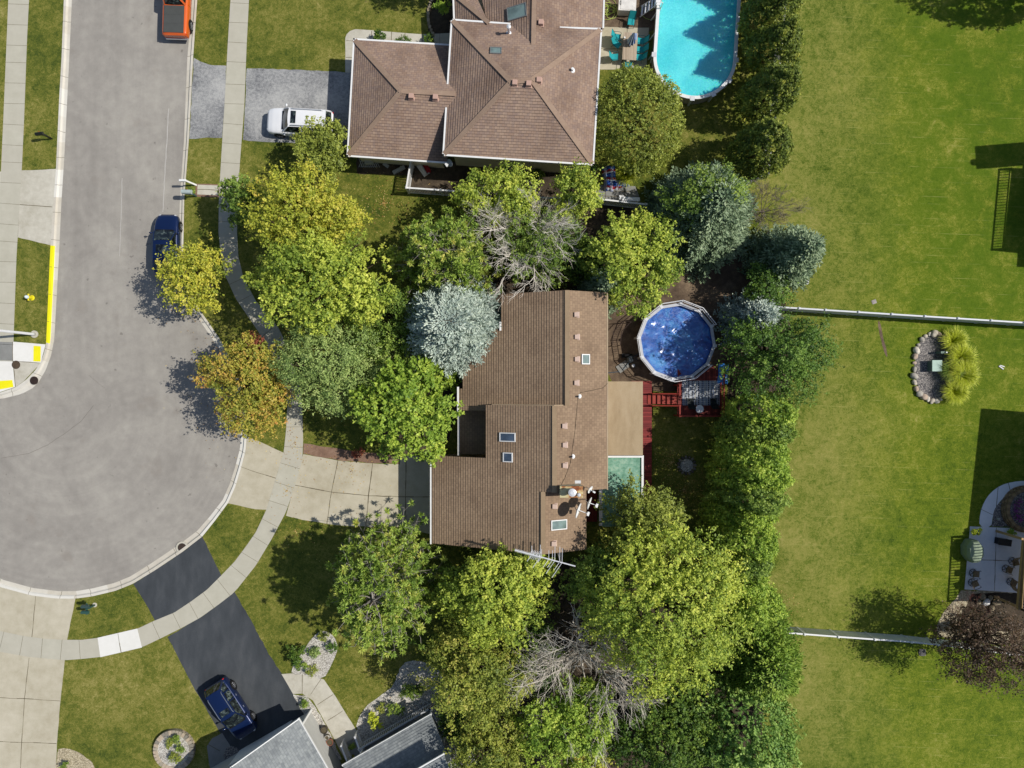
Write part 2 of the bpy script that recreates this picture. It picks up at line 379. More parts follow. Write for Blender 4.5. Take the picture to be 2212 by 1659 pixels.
for (x, y_, r, c) in ((35, 788, 8.2, (96, 82, 66)), (74, 822, 8.2, (62, 50, 46)), (393, 1183, 8.6, (74, 62, 54))):
    t = thing('manhole_cover', {35: 'rusty brown round manhole cover on the white corner landing', 74: 'dark round manhole cover in the corner kerb', 393: 'dark round manhole cover with a pale concrete collar on the curve of the road kerb'}[x], 'manhole cover', G(x, y_, .02 if x != 393 else -.03))
    b = MB(); rr = r/S; b.lathe((0, 0, 0), [(rr, 0), (rr, .02), (rr-.02, .022), (.001, .022)], 28)
    for i in range(7):
        for j in range(7):
            X_, Y_ = (i-3)*.075, (j-3)*.075
            if math.hypot(X_, Y_) < rr-.05: b.box((X_, Y_, .026), (.045, .045, .008))
    b.build('cover', plain(C(*c), .7, .3, .3, 12), t)
    b = MB(); b.lathe((0, 0, -.01), [(rr+.03, 0), (rr+.03, .026), (rr+.002, .026)], 28, cap=False)
    if x == 393: b.lathe((0, 0, -.04), [(rr+.17, 0), (rr+.17, .05), (rr+.02, .055)], 28, cap=False, m=1)
    b.build('ring', [plain(C(70, 62, 56), .8, .2), M['conc']], t)
# driveways
paving('driveway_north', [(533, 148), (553, 148), (710, 154), (800, 160), (800, 315), (643, 310), (553, 305), (525, 302)], M['apron'], .008, 1.2)
paving('driveway_north_apron', [(419, 125), (433, 133), (453, 140), (489, 142), (487, 220), (480, 298), (447, 297), (422, 300), (409, 300), (414, 200)], M['apron'], .008, 1.2)
paving('garden_path_north', [(746, 157), (746, 82), (749, 74), (756, 67), (768, 63), (911, 74), (1010, 70), (1010, 125), (790, 125), (775, 157)], M['conc'], .012, .3, joints=[[(748, 88), (776, 89)], [(747, 124), (776, 124)], [(803, 67), (800, 100)], [(846, 69), (845, 100)], [(875, 71), (875, 100)], [(912, 74), (912, 100)], [(950, 73), (950, 100)]])
paving('driveway_middle_apron', [(533, 943), (553, 950), (613, 978), (596, 1033), (576, 1101), (553, 1100), (492, 1087), (508, 1052), (520, 1013), (530, 976)], M['conc_tan'], .008, .5, joints=[[(520, 1008), (553, 1020), (596, 1033)]])
paving('driveway_middle', [(655, 981), (730, 995), (806, 1001), (864, 1003), (863, 985), (960, 985), (960, 1160), (860, 1138), (800, 1138), (726, 1134), (653, 1123), (618, 1114), (636, 1050)], M['conc_tan'], .008, .6,
       joints=[[(596, 1033), (636, 1048), (716, 1063), (796, 1071), (876, 1073), (950, 1073)], [(730, 995), (716, 1063), (706, 1132)], [(805, 1001), (796, 1071), (790, 1137)], [(877, 986), (876, 1073), (877, 1140)]], jw=.05)
paving('brick_path', [(656, 958), (710, 966), (780, 976), (862, 984), (863, 1002), (806, 1000.5), (730, 994), (655, 980)], M['brick'], .006, 1.2)
paving('driveway_south_apron', [(437, 1159), (478, 1243), (447, 1276), (413, 1301), (377, 1325), (335, 1341), (310, 1296), (288, 1262), (333, 1233), (393, 1193)], M['blacktop'], .008, .8, 9)
paving('driveway_south', [(507, 1279), (550, 1354), (580, 1413), (608, 1454), (655, 1533), (700, 1620), (560, 1720), (503, 1626), (473, 1579), (423, 1494), (393, 1436), (362, 1376), (433, 1334)], M['blacktop'], .008, 1.1, 9)
paving('driveway_southwest', [(-60, 1240), (0, 1268), (67, 1286), (123, 1293), (163, 1293), (145, 1382), (140, 1426), (130, 1520), (123, 1606), (118, 1760), (-60, 1760)], M['conc_tan'], .008, .5,
       joints=[[(77, 1288), (69, 1376)], [(63, 1421), (53, 1509), (47, 1603), (43, 1700)], [(-60, 1505), (53, 1509), (130, 1514)], [(-60, 1600), (122, 1606)]])
paving('sidewalk_new_slab', [(211, 1377.5), (297, 1357.5), (307, 1398.5), (217, 1419.5)], M['conc_new'], .022, 0, joints=[[(255, 1368), (262, 1409)]])
paving('sidewalk_grey_slab', [(-12, 738), (28, 739), (28, 779), (-14, 778)], M['conc_grey'], .021, 0)
paving('garden_path_south', [(608, 1456), (655, 1453), (700, 1468), (726, 1506), (766, 1571), (790, 1612), (745, 1640), (713, 1579), (676, 1513), (653, 1498), (633, 1499)], M['conc'], .012, .3, joints=[[(653, 1456), (653, 1498)], [(694, 1466), (671, 1500)], [(720, 1500), (686, 1522)], [(741, 1535), (708, 1556)]])
paving('garage_pad', [(480, 1583), (506, 1625), (560, 1720), (470, 1720), (452, 1650), (447, 1612), (458, 1595)], M['conc_grey'], .012, .3, joints=[[(450, 1608), (475, 1622)]])
paving('stepping_pad', [(424, 397), (476, 398), (474, 426), (420, 425)], M['brick'], .006, .5); paving('stepping_slab', [(427, 399), (473, 401), (471, 422), (426, 420)], M['conc'], .011, .2, joints=[[(427, 409), (472, 411)]])
# beds
def bed(name, pts, mat, z=.006, sm=1, amp=1.5): 
    b = MB(); b.sheet(gp(rough(smooth_poly(pts, sm), 8, amp)), z); return tag(b.build(name, mat), kind='structure')
bed('gravel_bed_island', [(700, 1361), (722, 1373), (731, 1399), (720, 1429), (698, 1470), (663, 1457), (629, 1457), (633, 1437), (656, 1406), (670, 1383), (686, 1366)], M['gravel_w'], .022)
bed('gravel_bed_path', [(633, 1500), (663, 1503), (682, 1528), (713, 1583), (738, 1640), (720, 1650), (690, 1590), (650, 1533)], M['gravel_w'], .01, 0)
bed('gravel_bed_corner', [(866, 1433), (852, 1480), (830, 1497), (793, 1523), (775, 1549), (768, 1575), (790, 1625), (880, 1640), (985, 1560), (975, 1500), (945, 1440), (900, 1425)], M['gravel_w'], .01)
bed('gravel_bed_southwest', [(121, 1619), (143, 1615), (173, 1626), (200, 1646), (212, 1680), (212, 1760), (118, 1760)], M['gravel_t'], .012, 1)
bed('gravel_patch_garage', [(492, 1608), (520, 1618), (525, 1650), (500, 1665), (480, 1640)], M['gravel_g'], .016)
bed('side_yard_soil', [(770, 335), (886, 345), (1290, 360), (1290, 436), (884, 417), (884, 380), (770, 375)], M['mulch'], .006, 0)
bed('garden_bed_north', [(933, -60), (925, 30), (925, 75), (1005, 75), (1010, -60)], M['mulch'], .007, 0)
paving('patio_pavers', [(1290, 400), (1372, 402), (1384, 434), (1280, 432)], M['conc_grey'], .014, .5, joints=[[(1290, 412), (1378, 414)], [(1286, 423), (1381, 425)], [(1308, 401), (1308, 433)], [(1328, 401), (1328, 433)], [(1350, 401), (1350, 433)]])
bed('soil_by_pool', [(1285, 640), (1345, 640), (1400, 600), (1430, 480), (1500, 470), (1600, 520), (1640, 600), (1600, 660), (1560, 800), (1560, 830), (1420, 850), (1300, 830)], M['dirt'], .006)
bed('soil_under_trees', [(905, 640), (1085, 600), (1250, 560), (1290, 640), (1180, 660), (1000, 830), (960, 990), (880, 990), (800, 930), (880, 830)], M['mulch'], .005)
bed('soil_behind_fence', [(1150, 440), (1420, 445), (1450, 500), (1400, 560), (1280, 640), (1100, 640), (1080, 520)], M['mulch'], .0045)
bed('soil_tree_belt', [(1560, 640), (1690, 620), (1720, 760), (1700, 860), (1660, 920), (1640, 1280), (1630, 1400), (1650, 1500), (1640, 1700), (1000, 1700), (940, 1440), (1180, 1180), (1560, 1250), (1575, 900)], M['mulch'], .004)
paving('patio_north', [(1285, 58), (1402, 60), (1396, 150), (1285, 150)], M['conc_tan'], .012, .4, joints=[[(1285, 105), (1398, 107)], [(1355, 60), (1352, 150)]])
bed('soil_hose_corner', [(1285, -60), (1425, -60), (1425, 60), (1398, 70), (1285, 60)], M['dirt'], .008, 0)
# pale worn track across the lawn
bed('worn_track', [(1895, 695), (1901, 693), (1908, 730), (1918, 768), (1914, 772), (1903, 738)], M['dirt'], .005, 1, .8)

# hairline cracks and a seam on the road
for pts, wd, c in (([(0, 990), (60, 980), (100, 962), (133, 940), (173, 910), (200, 876)], .022, (112, 104, 98)), ([(363, 233), (357, 330), (350, 457)], .05, (192, 188, 182)), ([(262, 384), (259, 480), (256, 553)], .04, (188, 184, 178)), ([(190, 810), (210, 828), (224, 838)], .015, (120, 112, 106))):
    b = MB(); L = rough(pts, 10, .6, closed=False)+[pts[-1]]
    for a, c_ in zip(L[:-1], L[1:]): b.bar(G(*a, -.117), G(*c_, -.117), wd, .003)
    tag(b.build('road_seam', plain(C(*c), .9)), kind='structure')
# ---------------------------------------------------------------- roofs and houses
def shingle(name, c1, c2, c3, gap, stain, bw=.32, rh=.145, mort=.012, grooves=1.0):
    t = NT(name); uv = t.n('TexCoord').outputs['UV']; p = t.pos()
    b = t.n('TexBrick'); t.set(b.inputs['Vector'], uv)
    for k, v in (('Scale', 1.0), ('Mortar Size', mort), ('Mortar Smooth', .6), ('Bias', 0.0), ('Brick Width', bw), ('Row Height', rh)): b.inputs[k].default_value = v
    b.inputs['Color1'].default_value = c1; b.inputs['Color2'].default_value = c2; b.inputs['Mortar'].default_value = gap
    # a second, larger random tint per tab
    wn = t.n('TexWhiteNoise'); wn.noise_dimensions = '2D'
    sx = t.n('SeparateXYZ'); t.set(sx.inputs[0], uv)
    cu = t.math('FLOOR', t.math('DIVIDE', sx.outputs[0], bw*.5)); cv = t.math('FLOOR', t.math('DIVIDE', sx.outputs[1], rh))
    cb = t.n('CombineXYZ'); t.set(cb.inputs[0], cu); t.set(cb.inputs[1], cv); t.set(wn.inputs['Vector'], cb.outputs[0])
    c = t.mix(t.math('MULTIPLY', t.mapr(wn.outputs['Value'], .3, 1.0), .6), b.outputs['Color'], c3)
    n = t.noise(.35, 4, .6, p); c = t.mix(t.math('MULTIPLY', t.mapr(n, .45, .72), .5), c, stain, 'MULTIPLY')
    n2 = t.noise(30, 2, .8, p); c = t.mix(t.math('MULTIPLY', n2, .3), c, stain)
    t.bump(n2, .35, .01)
    return t.fin(c, .93)
M['roof_brown'] = shingle('brown shingles', C(151, 126, 101), C(160, 135, 108), C(124, 102, 81), C(100, 82, 66), C(172, 154, 136))
M['roof_pink'] = shingle('rosy brown shingles', C(156, 130, 112), C(174, 149, 129), C(136, 118, 112), C(92, 74, 66), C(144, 124, 112), .34, .145, .012, 1.0)
M['roof_grey'] = shingle('grey shingles', C(146, 150, 150), C(164, 168, 166), C(114, 119, 122), C(104, 108, 110), C(140, 146, 150), .34, .145, .006, .5)
M['cap_brown'] = ground_mat('ridge cap brown', [C(150, 128, 102), C(164, 142, 114)], 1, 5, 20, .9, .3)
M['cap_pink'] = ground_mat('ridge cap rosy', [C(148, 124, 106), C(170, 146, 126)], 1, 5, 20, .9, .3)
M['cap_grey'] = ground_mat('ridge cap grey', [C(120, 124, 126), C(146, 150, 152)], 1, 5, 20, .9, .3)
M['white'] = plain(C(236, 236, 234), .5, 0, .05); M['white_metal'] = plain(C(225, 226, 228), .35, .2, .05)
M['siding'] = ground_mat('cream siding', [C(200, 192, 160), C(216, 208, 178)], .5, 2, 20, .8, .1, stretch=(1, 1, 8))
M['siding_tan'] = ground_mat('tan siding', [C(170, 150, 124), C(190, 170, 142)], .5, 2, 20, .8, .1, stretch=(1, 1, 8))
M['siding_grey'] = ground_mat('grey siding', [C(176, 176, 172), C(190, 190, 186)], .5, 2, 20, .8, .1, stretch=(1, 1, 8))
M['red_deck'] = None
def board_mat(name, c1, c2, axis, w=.14, gap=(20, 12, 12)):
    t = NT(name); p = t.pos(); sx = t.n('SeparateXYZ'); t.set(sx.inputs[0], p)
    v = t.math('DIVIDE', sx.outputs[axis], w); fr = t.math('FRACT', v); wn = t.n('TexWhiteNoise'); wn.noise_dimensions = '1D'; t.set(wn.inputs['W'], t.math('FLOOR', v))
    st = (1, 12, 12) if axis == 1 else (12, 1, 12)
    f = t.math('ADD', t.math('MULTIPLY', wn.outputs['Value'], .5), t.math('MULTIPLY', t.noise(1.5, 4, .6, t.scale(p, *st)), .5))
    c = t.ramp(f, [(.25, c1), (.75, c2)])
    e = t.math('MAXIMUM', t.mapr(fr, .1, .02), t.mapr(fr, .9, .98)); c = t.mix(t.math('MULTIPLY', e, .8), c, C(*gap))
    t.bump(t.math('SUBTRACT', 1, e), .5, .01); return t.fin(c, .65)
M['deck_h'] = board_mat('red stained boards', C(112, 34, 34), C(150, 56, 52), 1)
M['deck_v'] = board_mat('red stained deck', C(108, 40, 34), C(146, 62, 50), 0)
M['redwood'] = plain(C(150, 56, 44), .6, 0, .2)
def glass_mat(name, c, rough=.06):
    t = NT(name); t.b.inputs['Specular IOR Level'].default_value = .9; n = t.noise(1.2, 2, .5, t.pos())
    return t.fin(t.mix(t.mapr(n, .4, .6), c, tuple(v*.6 for v in c[:3])+(1,)), rough)
M['glass_g'] = glass_mat('skylight glass', C(128, 150, 146)); M['glass_d'] = glass_mat('dark glass', C(36, 42, 48)); M['glass_b'] = glass_mat('blue grey glass', C(92, 108, 128))
M['frame_g'] = plain(C(150, 152, 150), .4, .5, .1)
M['vent'] = plain(C(206, 180, 164), .6, 0, .05)

class RB(MB):
    def plane(s, pts, m=0, th=.13):
        P = [Vector(p) for p in pts]; n = Vector((0, 0, 0))
        for i in range(len(P)): n += (P[i]-P[0]).cross(P[(i+1) % len(P)]-P[0])
        if n.z < 0: P = P[::-1]; n = -n
        n.normalize(); u = Vector((0, 0, 1)).cross(n)
        u = u.normalized() if u.length > 1e-4 else Vector((1, 0, 0)); v = n.cross(u); k = len(P)
        i0 = len(s.f)
        lo = min(p.dot(v) for p in P); hi = max(p.dot(v) for p in P); rh = .19; bt = .03; c0 = int(lo/rh)-1
        if m == 0 and hi-lo > .6:
            base = P
            for q in range(c0, int(hi/rh)+2):
                v0, v1 = q*rh, (q+1)*rh; poly = P
                for lim, sg in ((v0, 1), (v1, -1)):
                    out = []
                    for i_ in range(len(poly)):
                        A_, B_ = poly[i_], poly[(i_+1) % len(poly)]; da, db = (A_.dot(v)-lim)*sg, (B_.dot(v)-lim)*sg
                        if da >= -1e-9: out.append(A_)
                        if (da > 1e-9 and db < -1e-9) or (da < -1e-9 and db > 1e-9): out.append(A_.lerp(B_, da/(da-db)))
                    poly = out
                    if len(poly) < 3: break
                if len(poly) < 3: continue
                top = [p+n*(.004+bt*(1-(p.dot(v)-v0)/rh)) for p in poly]; fi = len(s.f); s.add(top, [tuple(range(len(top)))], m); s.uv[fi] = [(p.dot(u), p.dot(v)*.145/rh) for p in poly]
                low = [p for p in poly if abs(p.dot(v)-v0) < 1e-5]
                if len(low) >= 2:
                    low.sort(key=lambda p: p.dot(u)); a_, b_ = low[0], low[-1]; fi = len(s.f); s.add([a_, b_, b_+n*(bt+.004), a_+n*(bt+.004)], [(0, 1, 2, 3)], m); s.uv[fi] = [(0.02, .07)]*4
            i0 = len(s.f)
        s.add(P+[p-Vector((0, 0, th)) for p in P], [tuple(range(k)), tuple(range(2*k-1, k-1, -1))]+[(i, k+i, k+(i+1) % k, (i+1) % k) for i in range(k)], m)
        s.uv[i0] = [(p.dot(u), p.dot(v)) for p in P]
        for j in range(1, k+2): s.uv[i0+j] = [(0.02, .07)]*len(s.f[i0+j])
        return s
    def cap(s, a, b, m=1, w=.3):
        a, b = Vector(a)+Vector((0, 0, .022)), Vector(b)+Vector((0, 0, .045)); s.bar(a, b, w, .03, m); return s
def vent_box(parent, p, mat=None, size=.33, h=.22, name='roof_vent', rz=0):
    b = MB(); b.box((0, 0, h/2+.02), (size, size, h), taper=.94); b.box((0, 0, .0), (size+.1, size+.1, .04), m=0); return b.build(name, mat or M['vent'], parent, loc=p, rz=rz, bevel=.02)
def pipe_vent(parent, p, h=.45, r=.06, mat=None, cap=False):
    b = MB(); b.lathe((0, 0, -.1), [(r+.12, 0), (r+.1, .12), (r, .16), (r, h), (r*.8, h+.005)], 14)
    if cap: b.lathe((0, 0, h-.02), [(r*1.7, 0), (r*1.7, .1), (r*.6, .16)], 14)
    return b.build('vent_pipe', mat or M['white'], parent, loc=p)
def skylight(parent, c, du, dv, n_off=.12, fm=None, gm=None):
    # c centre on the roof, du/dv half vectors in the roof plane
    c, du, dv = Vector(c), Vector(du), Vector(dv); n = du.cross(dv).normalized()
    if n.z < 0: n = -n
    b = MB(); q = [c+a*du+bb*dv for a, bb in ((-1, -1), (1, -1), (1, 1), (-1, 1))]; ins = [c+n*n_off+a*(du-du.normalized()*.06)+bb*(dv-dv.normalized()*.06) for a, bb in ((-1, -1), (1, -1), (1, 1), (-1, 1))]
    b.add([p-n*.1 for p in q]+[p+n*n_off for p in q]+ins+[p-n*.05 for p in ins], [(i, (i+1) % 4, 4+(i+1) % 4, 4+i) for i in range(4)]+[(4+i, 4+(i+1) % 4, 8+(i+1) % 4, 8+i) for i in range(4)]+[(8+i, 8+(i+1) % 4, 12+(i+1) % 4, 12+i) for i in range(4)])
    f = b.build('skylight', fm or M['white'], parent)
    g_ = MB(); g_.add([p-n*.03 for p in ins], [(0, 1, 2, 3)]); g_.build('pane', gm or M['glass_g'], f); return f
def gutter(b, pts, w=.13, m=0):
    for p, q in zip(pts[:-1], pts[1:]):
        p, q = Vector(p), Vector(q); d = (q-p).normalized(); b.bar(p-d*.06, q+d*.06, w, .13, m)
        L = (q-p).length; k = int(L/.8); nrm = Vector((-d.y, d.x, 0))

def T(x, y, z): return G(x, y, z)

# ---- middle house (brown, split level)
hm = thing('house', 'brown shingled split-level house in the middle with stepped ridges, skylights and a rusty chimney top', 'house', G(1150, 900))
def loc_parent(o, parent):                       # keep world placement of a part built in world coordinates
    o.parent = parent; o.matrix_parent_inverse = Matrix.Translation(parent.location).inverted() if not parent.rotation_euler.z else parent.matrix_basis.inverted(); return o
def part(b, name, mats, parent, **k):
    o = b.build(name, mats, None, **k); p = parent
    o.parent = parent
    off = Vector((0, 0, 0)); q = parent
    if q.rotation_euler.z == 0:
        while q: off += Vector(q.location); q = q.parent
        o.location = Vector(o.location)-off
    return o
pr, pl = .45, .42
zA = lambda x: 6.42-pr*(1211-x)/S
zB = lambda x: 6.81-pl*(1186-x)/S
zR = lambda x: 5.15+pr*(1291-x)/S
def zR2(x): return 6.50-pr*(x-1165)/S
r = RB()
yN, y1, y2, y3, yS = 651, 870.5, 975, 1034.4, 1153
r.plane([T(1085, yN, zA(1085)), T(1211, yN, 6.42), T(1211, 721, 6.42), T(1085, 721, zA(1085))])
r.plane([T(1006, 721, zA(1006)), T(1211, 721, 6.42), T(1211, 839, 6.42), T(1006, 839, zA(1006))])
r.plane([T(998, 839, zA(998)), T(1211, 839, 6.42), T(1211, y1, 6.42), T(998, y1, zA(998))])
r.plane([T(998, y1, zA(998)), T(1054, y1, zA(1054)), T(1054, 883, zA(1054)), T(998, 883, zA(998))])
r.plane([T(1211, yN, 6.42), T(1291, yN, 5.15), T(1291, y1, 5.15), T(1211, y1, 6.42)])
r.plane([T(1055, y1, zB(1055)), T(1186, y1, 6.81), T(1186, y2, 6.81), T(1055, y2, zB(1055))])
r.plane([T(943, y2, zB(943)), T(1186, y2, 6.81), T(1186, y3, 6.81), T(943, y3, zB(943))])
r.plane([T(1186, y1, 6.81), T(1291, y1, 5.15), T(1291, y3, 5.15), T(1186, y3, 6.81)])
r.plane([T(943, y3, zB(943)), T(1165, y3, 6.5), T(1165, yS, 6.5), T(943, yS, zB(943))])
r.plane([T(1165, y3, 6.5), T(1251, y3, zR2(1251)), T(1251, yS, zR2(1251)), T(1165, yS, 6.5)])
r.cap(T(1211, yN, 6.42), T(1211, y1, 6.42)); r.cap(T(1186, y1, 6.81), T(1186, y3, 6.81)); r.cap(T(1165, y3, 6.5), T(1165, yS, 6.5))
roof_m = part(r, 'roof', [M['roof_brown'], M['cap_brown']], hm)
wl = MB()
def block(b, prof, ya, yb, m=0):
    n = len(prof); vs = [T(x, ya, z) for x, z in prof]+[T(x, yb, z) for x, z in prof]
    b.add(vs, [tuple(range(n)), tuple(range(2*n-1, n-1, -1))]+[(i, n+i, n+(i+1) % n, (i+1) % n) for i in range(n)], m)
o = .16
block(wl, [(1096, -.1), (1096, zA(1096)-o), (1211, 6.42-o), (1280, zR(1280)-o), (1280, -.1)], yN+8, 728)
block(wl, [(1016, -.1), (1016, zA(1016)-o), (1211, 6.42-o), (1280, zR(1280)-o), (1280, -.1)], 728.1, 869)
block(wl, [(1066, -.1), (1066, zB(1066)-o), (1186, 6.81-o), (1279.9, zR(1279.9)-o), (1279.9, -.1)], 869.1, y2+6)
block(wl, [(954, -.1), (954, zB(954)-o), (1186, 6.81-o), (1280.1, zR(1280.1)-o), (1280.1, -.1)], y2+6.1, y3-1)
block(wl, [(954.1, -.1), (954.1, zB(954.1)-o), (1165, 6.5-o), (1240, zR2(1240)-o), (1240, -.1)], y3-.9, yS-10)
part(wl, 'wall', M['siding_tan'], hm)
g_ = MB(); gutter(g_, [T(996, 837, zA(998)-.04), T(996, 884, zA(998)-.04)]); gutter(g_, [T(941, y2, zB(943)-.04), T(941, yS, zB(943)-.04)], .1); gutter(g_, [T(1083, 708, zA(1085)), T(1083, 722, zA(1085))])
build_each(g_, 'gutter', M['white'], hm, part)
g_ = MB(); gutter(g_, [T(1292.5, yN, 5.1), T(1292.5, y3, 5.1)], .08); build_each(g_, 'gutter', M['siding_tan'], hm, part)
pr_ = RB(); pr_.plane([T(998, 883.5, 2.42), T(1064, 883.5, 2.62), T(1064, y2-1, 2.62), T(998, y2-1, 2.42)]); po = part(pr_, 'porch_roof', M['roof_brown'], hm)
g_ = MB(); gutter(g_, [T(996, 883, 2.42), T(996, y2, 2.42)]); build_each(g_, 'gutter', M['white'], hm, part)
pf = MB(); pf.box(T(1004, 910, 1.15), (.14, .14, 2.3)); pf.box(T(1004, 960, 1.15), (.14, .14, 2.3)); build_each(pf, 'porch_post', M['white'], hm, part)
def on_right(px, py, f=zR):
    z = 5.6
    for _ in range(8):
        x = CX+(px-CX)*(H-z)/H; z = f(x)
    return Vector(A(px, py, z)), z
for px, py in ((1245, 680), (1246, 728), (1246, 776), (1245, 827), (1219, 920), (1220, 961), (1220, 1005)):
    p, z = on_right(px, py); ob = vent_box(hm, p-hm.location); 
for px, py in ((1197.7, 1093), (1196, 1173.6)):
    p, z = on_right(px, py, zR2); vent_box(hm, p-hm.location)
for px, py in ((1251, 856), (1237, 986)):
    p, z = on_right(px, py); pipe_vent(hm, p-hm.location, .5, .06)
def sky_right(x0, y0, x1, y1_, f, s=-pr, **k):
    p, z = on_right((x0+x1)/2, (y0+y1_)/2, f); k2 = (H-z)/H/S
    return p, (Vector((1, 0, s)).normalized()*(x1-x0)/2*k2*math.hypot(1, s)), Vector((0, (y1_-y0)/2*k2, 0)), k
for args in ((1255, 765, 1273, 787, zR), (1189, 1122.5, 1224, 1144, zR2)):
    p, du, dv, _ = sky_right(*args); skylight(hm, p-hm.location, du, dv)
for x0, y0, x1, y1_ in ((1080, 934.5, 1114, 954), (1087.5, 977.5, 1108, 998)):
    p, du, dv, _ = sky_right(x0, y0, x1, y1_, zB, pl); skylight(hm, p-hm.location, du, dv, gm=M['glass_b'])
# chimney
ch = MB(); c0, c1 = A(1209.6, 1050.4, 7.5), A(1259.3, 1075, 7.5)
cxm, cym = (c0[0]+c1[0])/2, (c0[1]+c1[1])/2; cw, cd = c1[0]-c0[0], c0[1]-c1[1]
ch.box((cxm, cym, 6.25), (cw-.06, cd-.06, 2.3)); cho = part(ch, 'chimney', M['siding'], hm)
t = NT('rusty sheet metal'); n = t.noise(1.3, 4, .6, t.pos(), .6); c = t.ramp(n, [(.42, C(206, 196, 150)), (.5, C(196, 170, 120)), (.56, C(150, 86, 44)), (.66, C(110, 66, 44))]); M['rust'] = t.fin(c, .6, .1)
tp = MB(); tp.box((cxm, cym, 7.45), (cw, cd, .1)); part(tp, 'chimney_top', M['rust'], cho)
fl = MB()
for px, py, r_, h_ in ((1236.5, 1064.5, .26, .7), (1251, 1069.5, .12, .4)):
    p = A(px, py, 7.5+h_); fl.lathe((p[0], p[1], 7.48), [(r_*.8, 0), (r_*.8, h_-.15), (r_, h_-.14), (r_, h_), (r_*.5, h_+.05)], 20)
part(fl, 'flue', M['white_metal'], cho)
fs = MB(); fs.box((cxm+.1, cym+cd/2+.1, 5.95), (cw*.85, .2, .5)); part(fs, 'flashing', M['white_metal'], cho)
# thin black cable over the roof
cb = MB(); pts = []
for px, py in ((1312, 828), (1302, 838), (1280, 843), (1254, 848), (1249, 856), (1247, 870), (1243, 920), (1238, 960), (1232, 1000), (1221, 1030), (1211, 1050)):
    p, z = on_right(px, py); pts.append(Vector((p.x, p.y, z+.03)))
cb.tube(pts, .014, 4); part(cb, 'cable', plain(C(38, 34, 32), .6), hm)
# flat patio roof and corrugated green roof
tf = MB(); tf.prism([T(1284, 824.3, 0)[:2], T(1374, 824.3, 0)[:2], T(1374, 976.5, 0)[:2], T(1284, 976.5, 0)[:2]], 2.66, 2.8)
part(tf, 'flat_roof', ground_mat('tan roofing felt', [C(160, 140, 110), C(176, 156, 126), C(186, 168, 140)], .5, 2, 26, .9, .2, stretch=(1, .3, 1)), hm)
gr = MB(); rows = []; x0, x1 = T(1291, 0, 0)[0], T(1372.5, 0, 0)[0]
ya, yb = T(0, 980, 0)[1], T(0, 1122, 0)[1]; nn = int((ya-yb)/.02)
for i in range(nn+1):
    yy = ya+(yb-ya)*i/nn; zz = 2.72+.016*math.cos(2*math.pi*i/5); rows.append([(x1, yy, zz-.12), (x0, yy, zz)])
gr.grid(rows)
t = NT('green corrugated sheet'); p = t.pos(); n = t.noise(2.2, 5, .7, p); n2 = t.noise(14, 3, .7, p); c = t.ramp(n, [(.35, C(92, 140, 116)), (.5, C(124, 168, 146)), (.64, C(160, 190, 168))]); c = t.mix(t.mapr(n2, .62, .72), c, C(176, 160, 132)); part(gr, 'green_roof', t.fin(c, .6), hm, smooth=True)
fr = MB(); z = 2.74
fr.box(T(1329, 978, z), ((1374-1284)/S, .16, .12)); fr.box(T(1374, 1049, z-.1), (.16, (1122-976)/S, .14)); fr.box(T(1288, 1076, z), (.24, (1122-1034)/S, .1))
build_each(fr, 'roof_frame', M['white'], hm, part)
ps = MB()
for x, y in ((1370, 828), (1370, 900), (1370, 972), (1370, 1050), (1370, 1118)): ps.box(T(x, y, 1.3), (.12, .12, 2.6))
build_each(ps, 'patio_post', M['white'], hm, part)
wn_ = MB()
for x, y in ((954, 1010), (954, 1100), (1016, 760)): wn_.box(T(x-.8, y, 1.2), (.06, 2.4 if x < 1000 else 1.5, 2.0 if x < 1000 else 1.2))
build_each(wn_, 'garage_door', M['white'], hm, part)

# ---- red decks, walkway, stairs, by the round pool
dk = thing('deck', 'red stained wooden deck with stairs and railings between the house and the round pool', 'deck', G(1430, 860))
b = MB(); b.prism([T(x, y, 0)[:2] for x, y in ((1362, 823), (1406, 823), (1406, 1120), (1362, 1120))], .22, .36); part(b, 'walkway', M['deck_h'], dk)
b = MB(); b.prism([T(x, y, 0)[:2] for x, y in ((1289, 1036), (1241, 1036), (1241, 1125), (1289, 1125))], .22, .36); part(b, 'landing', M['deck_v'], dk)
zd = 1.05; kf = (H-zd)/H
def dp(x, y, z=zd): return A(x, y, z)
b = MB(); b.prism([dp(x, y)[:2] for x, y in ((1464, 796), (1475, 812), (1500, 816), (1522, 800), (1536, 790), (1557, 790), (1557, 898), (1464, 898))], .92, zd); part(b, 'platform', M['deck_v'], dk)
b = MB()
for x, y in ((1463, 832), (1463, 898), (1557, 898), (1510, 898), (1463, 852), (1557, 800), (1463, 875)):
    p = dp(x, y); b.box((p[0], p[1], .95), (.1, .1, 1.9))
build_each(b, 'railing_post', M['redwood'], dk, part)
b = MB()
def rail(b, p, q, z0, z1, pk=.13, pw=.035, m=0):
    p, q = Vector(p), Vector(q); b.bar((p.x, p.y, z1), (q.x, q.y, q.z+z1-p.z if q.z != p.z else z1), .09, .04, m)
    b.bar((p.x, p.y, z0), (q.x, q.y, q.z+z0-p.z if q.z != p.z else z0), .05, .05, m); L = (q-p).length; k = max(1, int(L/pk))
    for i in range(1, k):
        u = p.lerp(q, i/k); dz = (q.z-p.z)*i/k; b.box((u.x, u.y, (z0+z1)/2+dz), (pw, pw, z1-z0), m=m)
for u, v in (((1463, 852), (1463, 832)), ((1463, 898), (1463, 875)), ((1463, 898), (1557, 898)), ((1557, 898), (1557, 800))):
    p, q = dp(*u), dp(*v); rail(b, (p[0], p[1], 0), (q[0], q[1], 0), 1.15, 1.9)
part(b, 'railing', M['redwood'], dk)
b = MB()
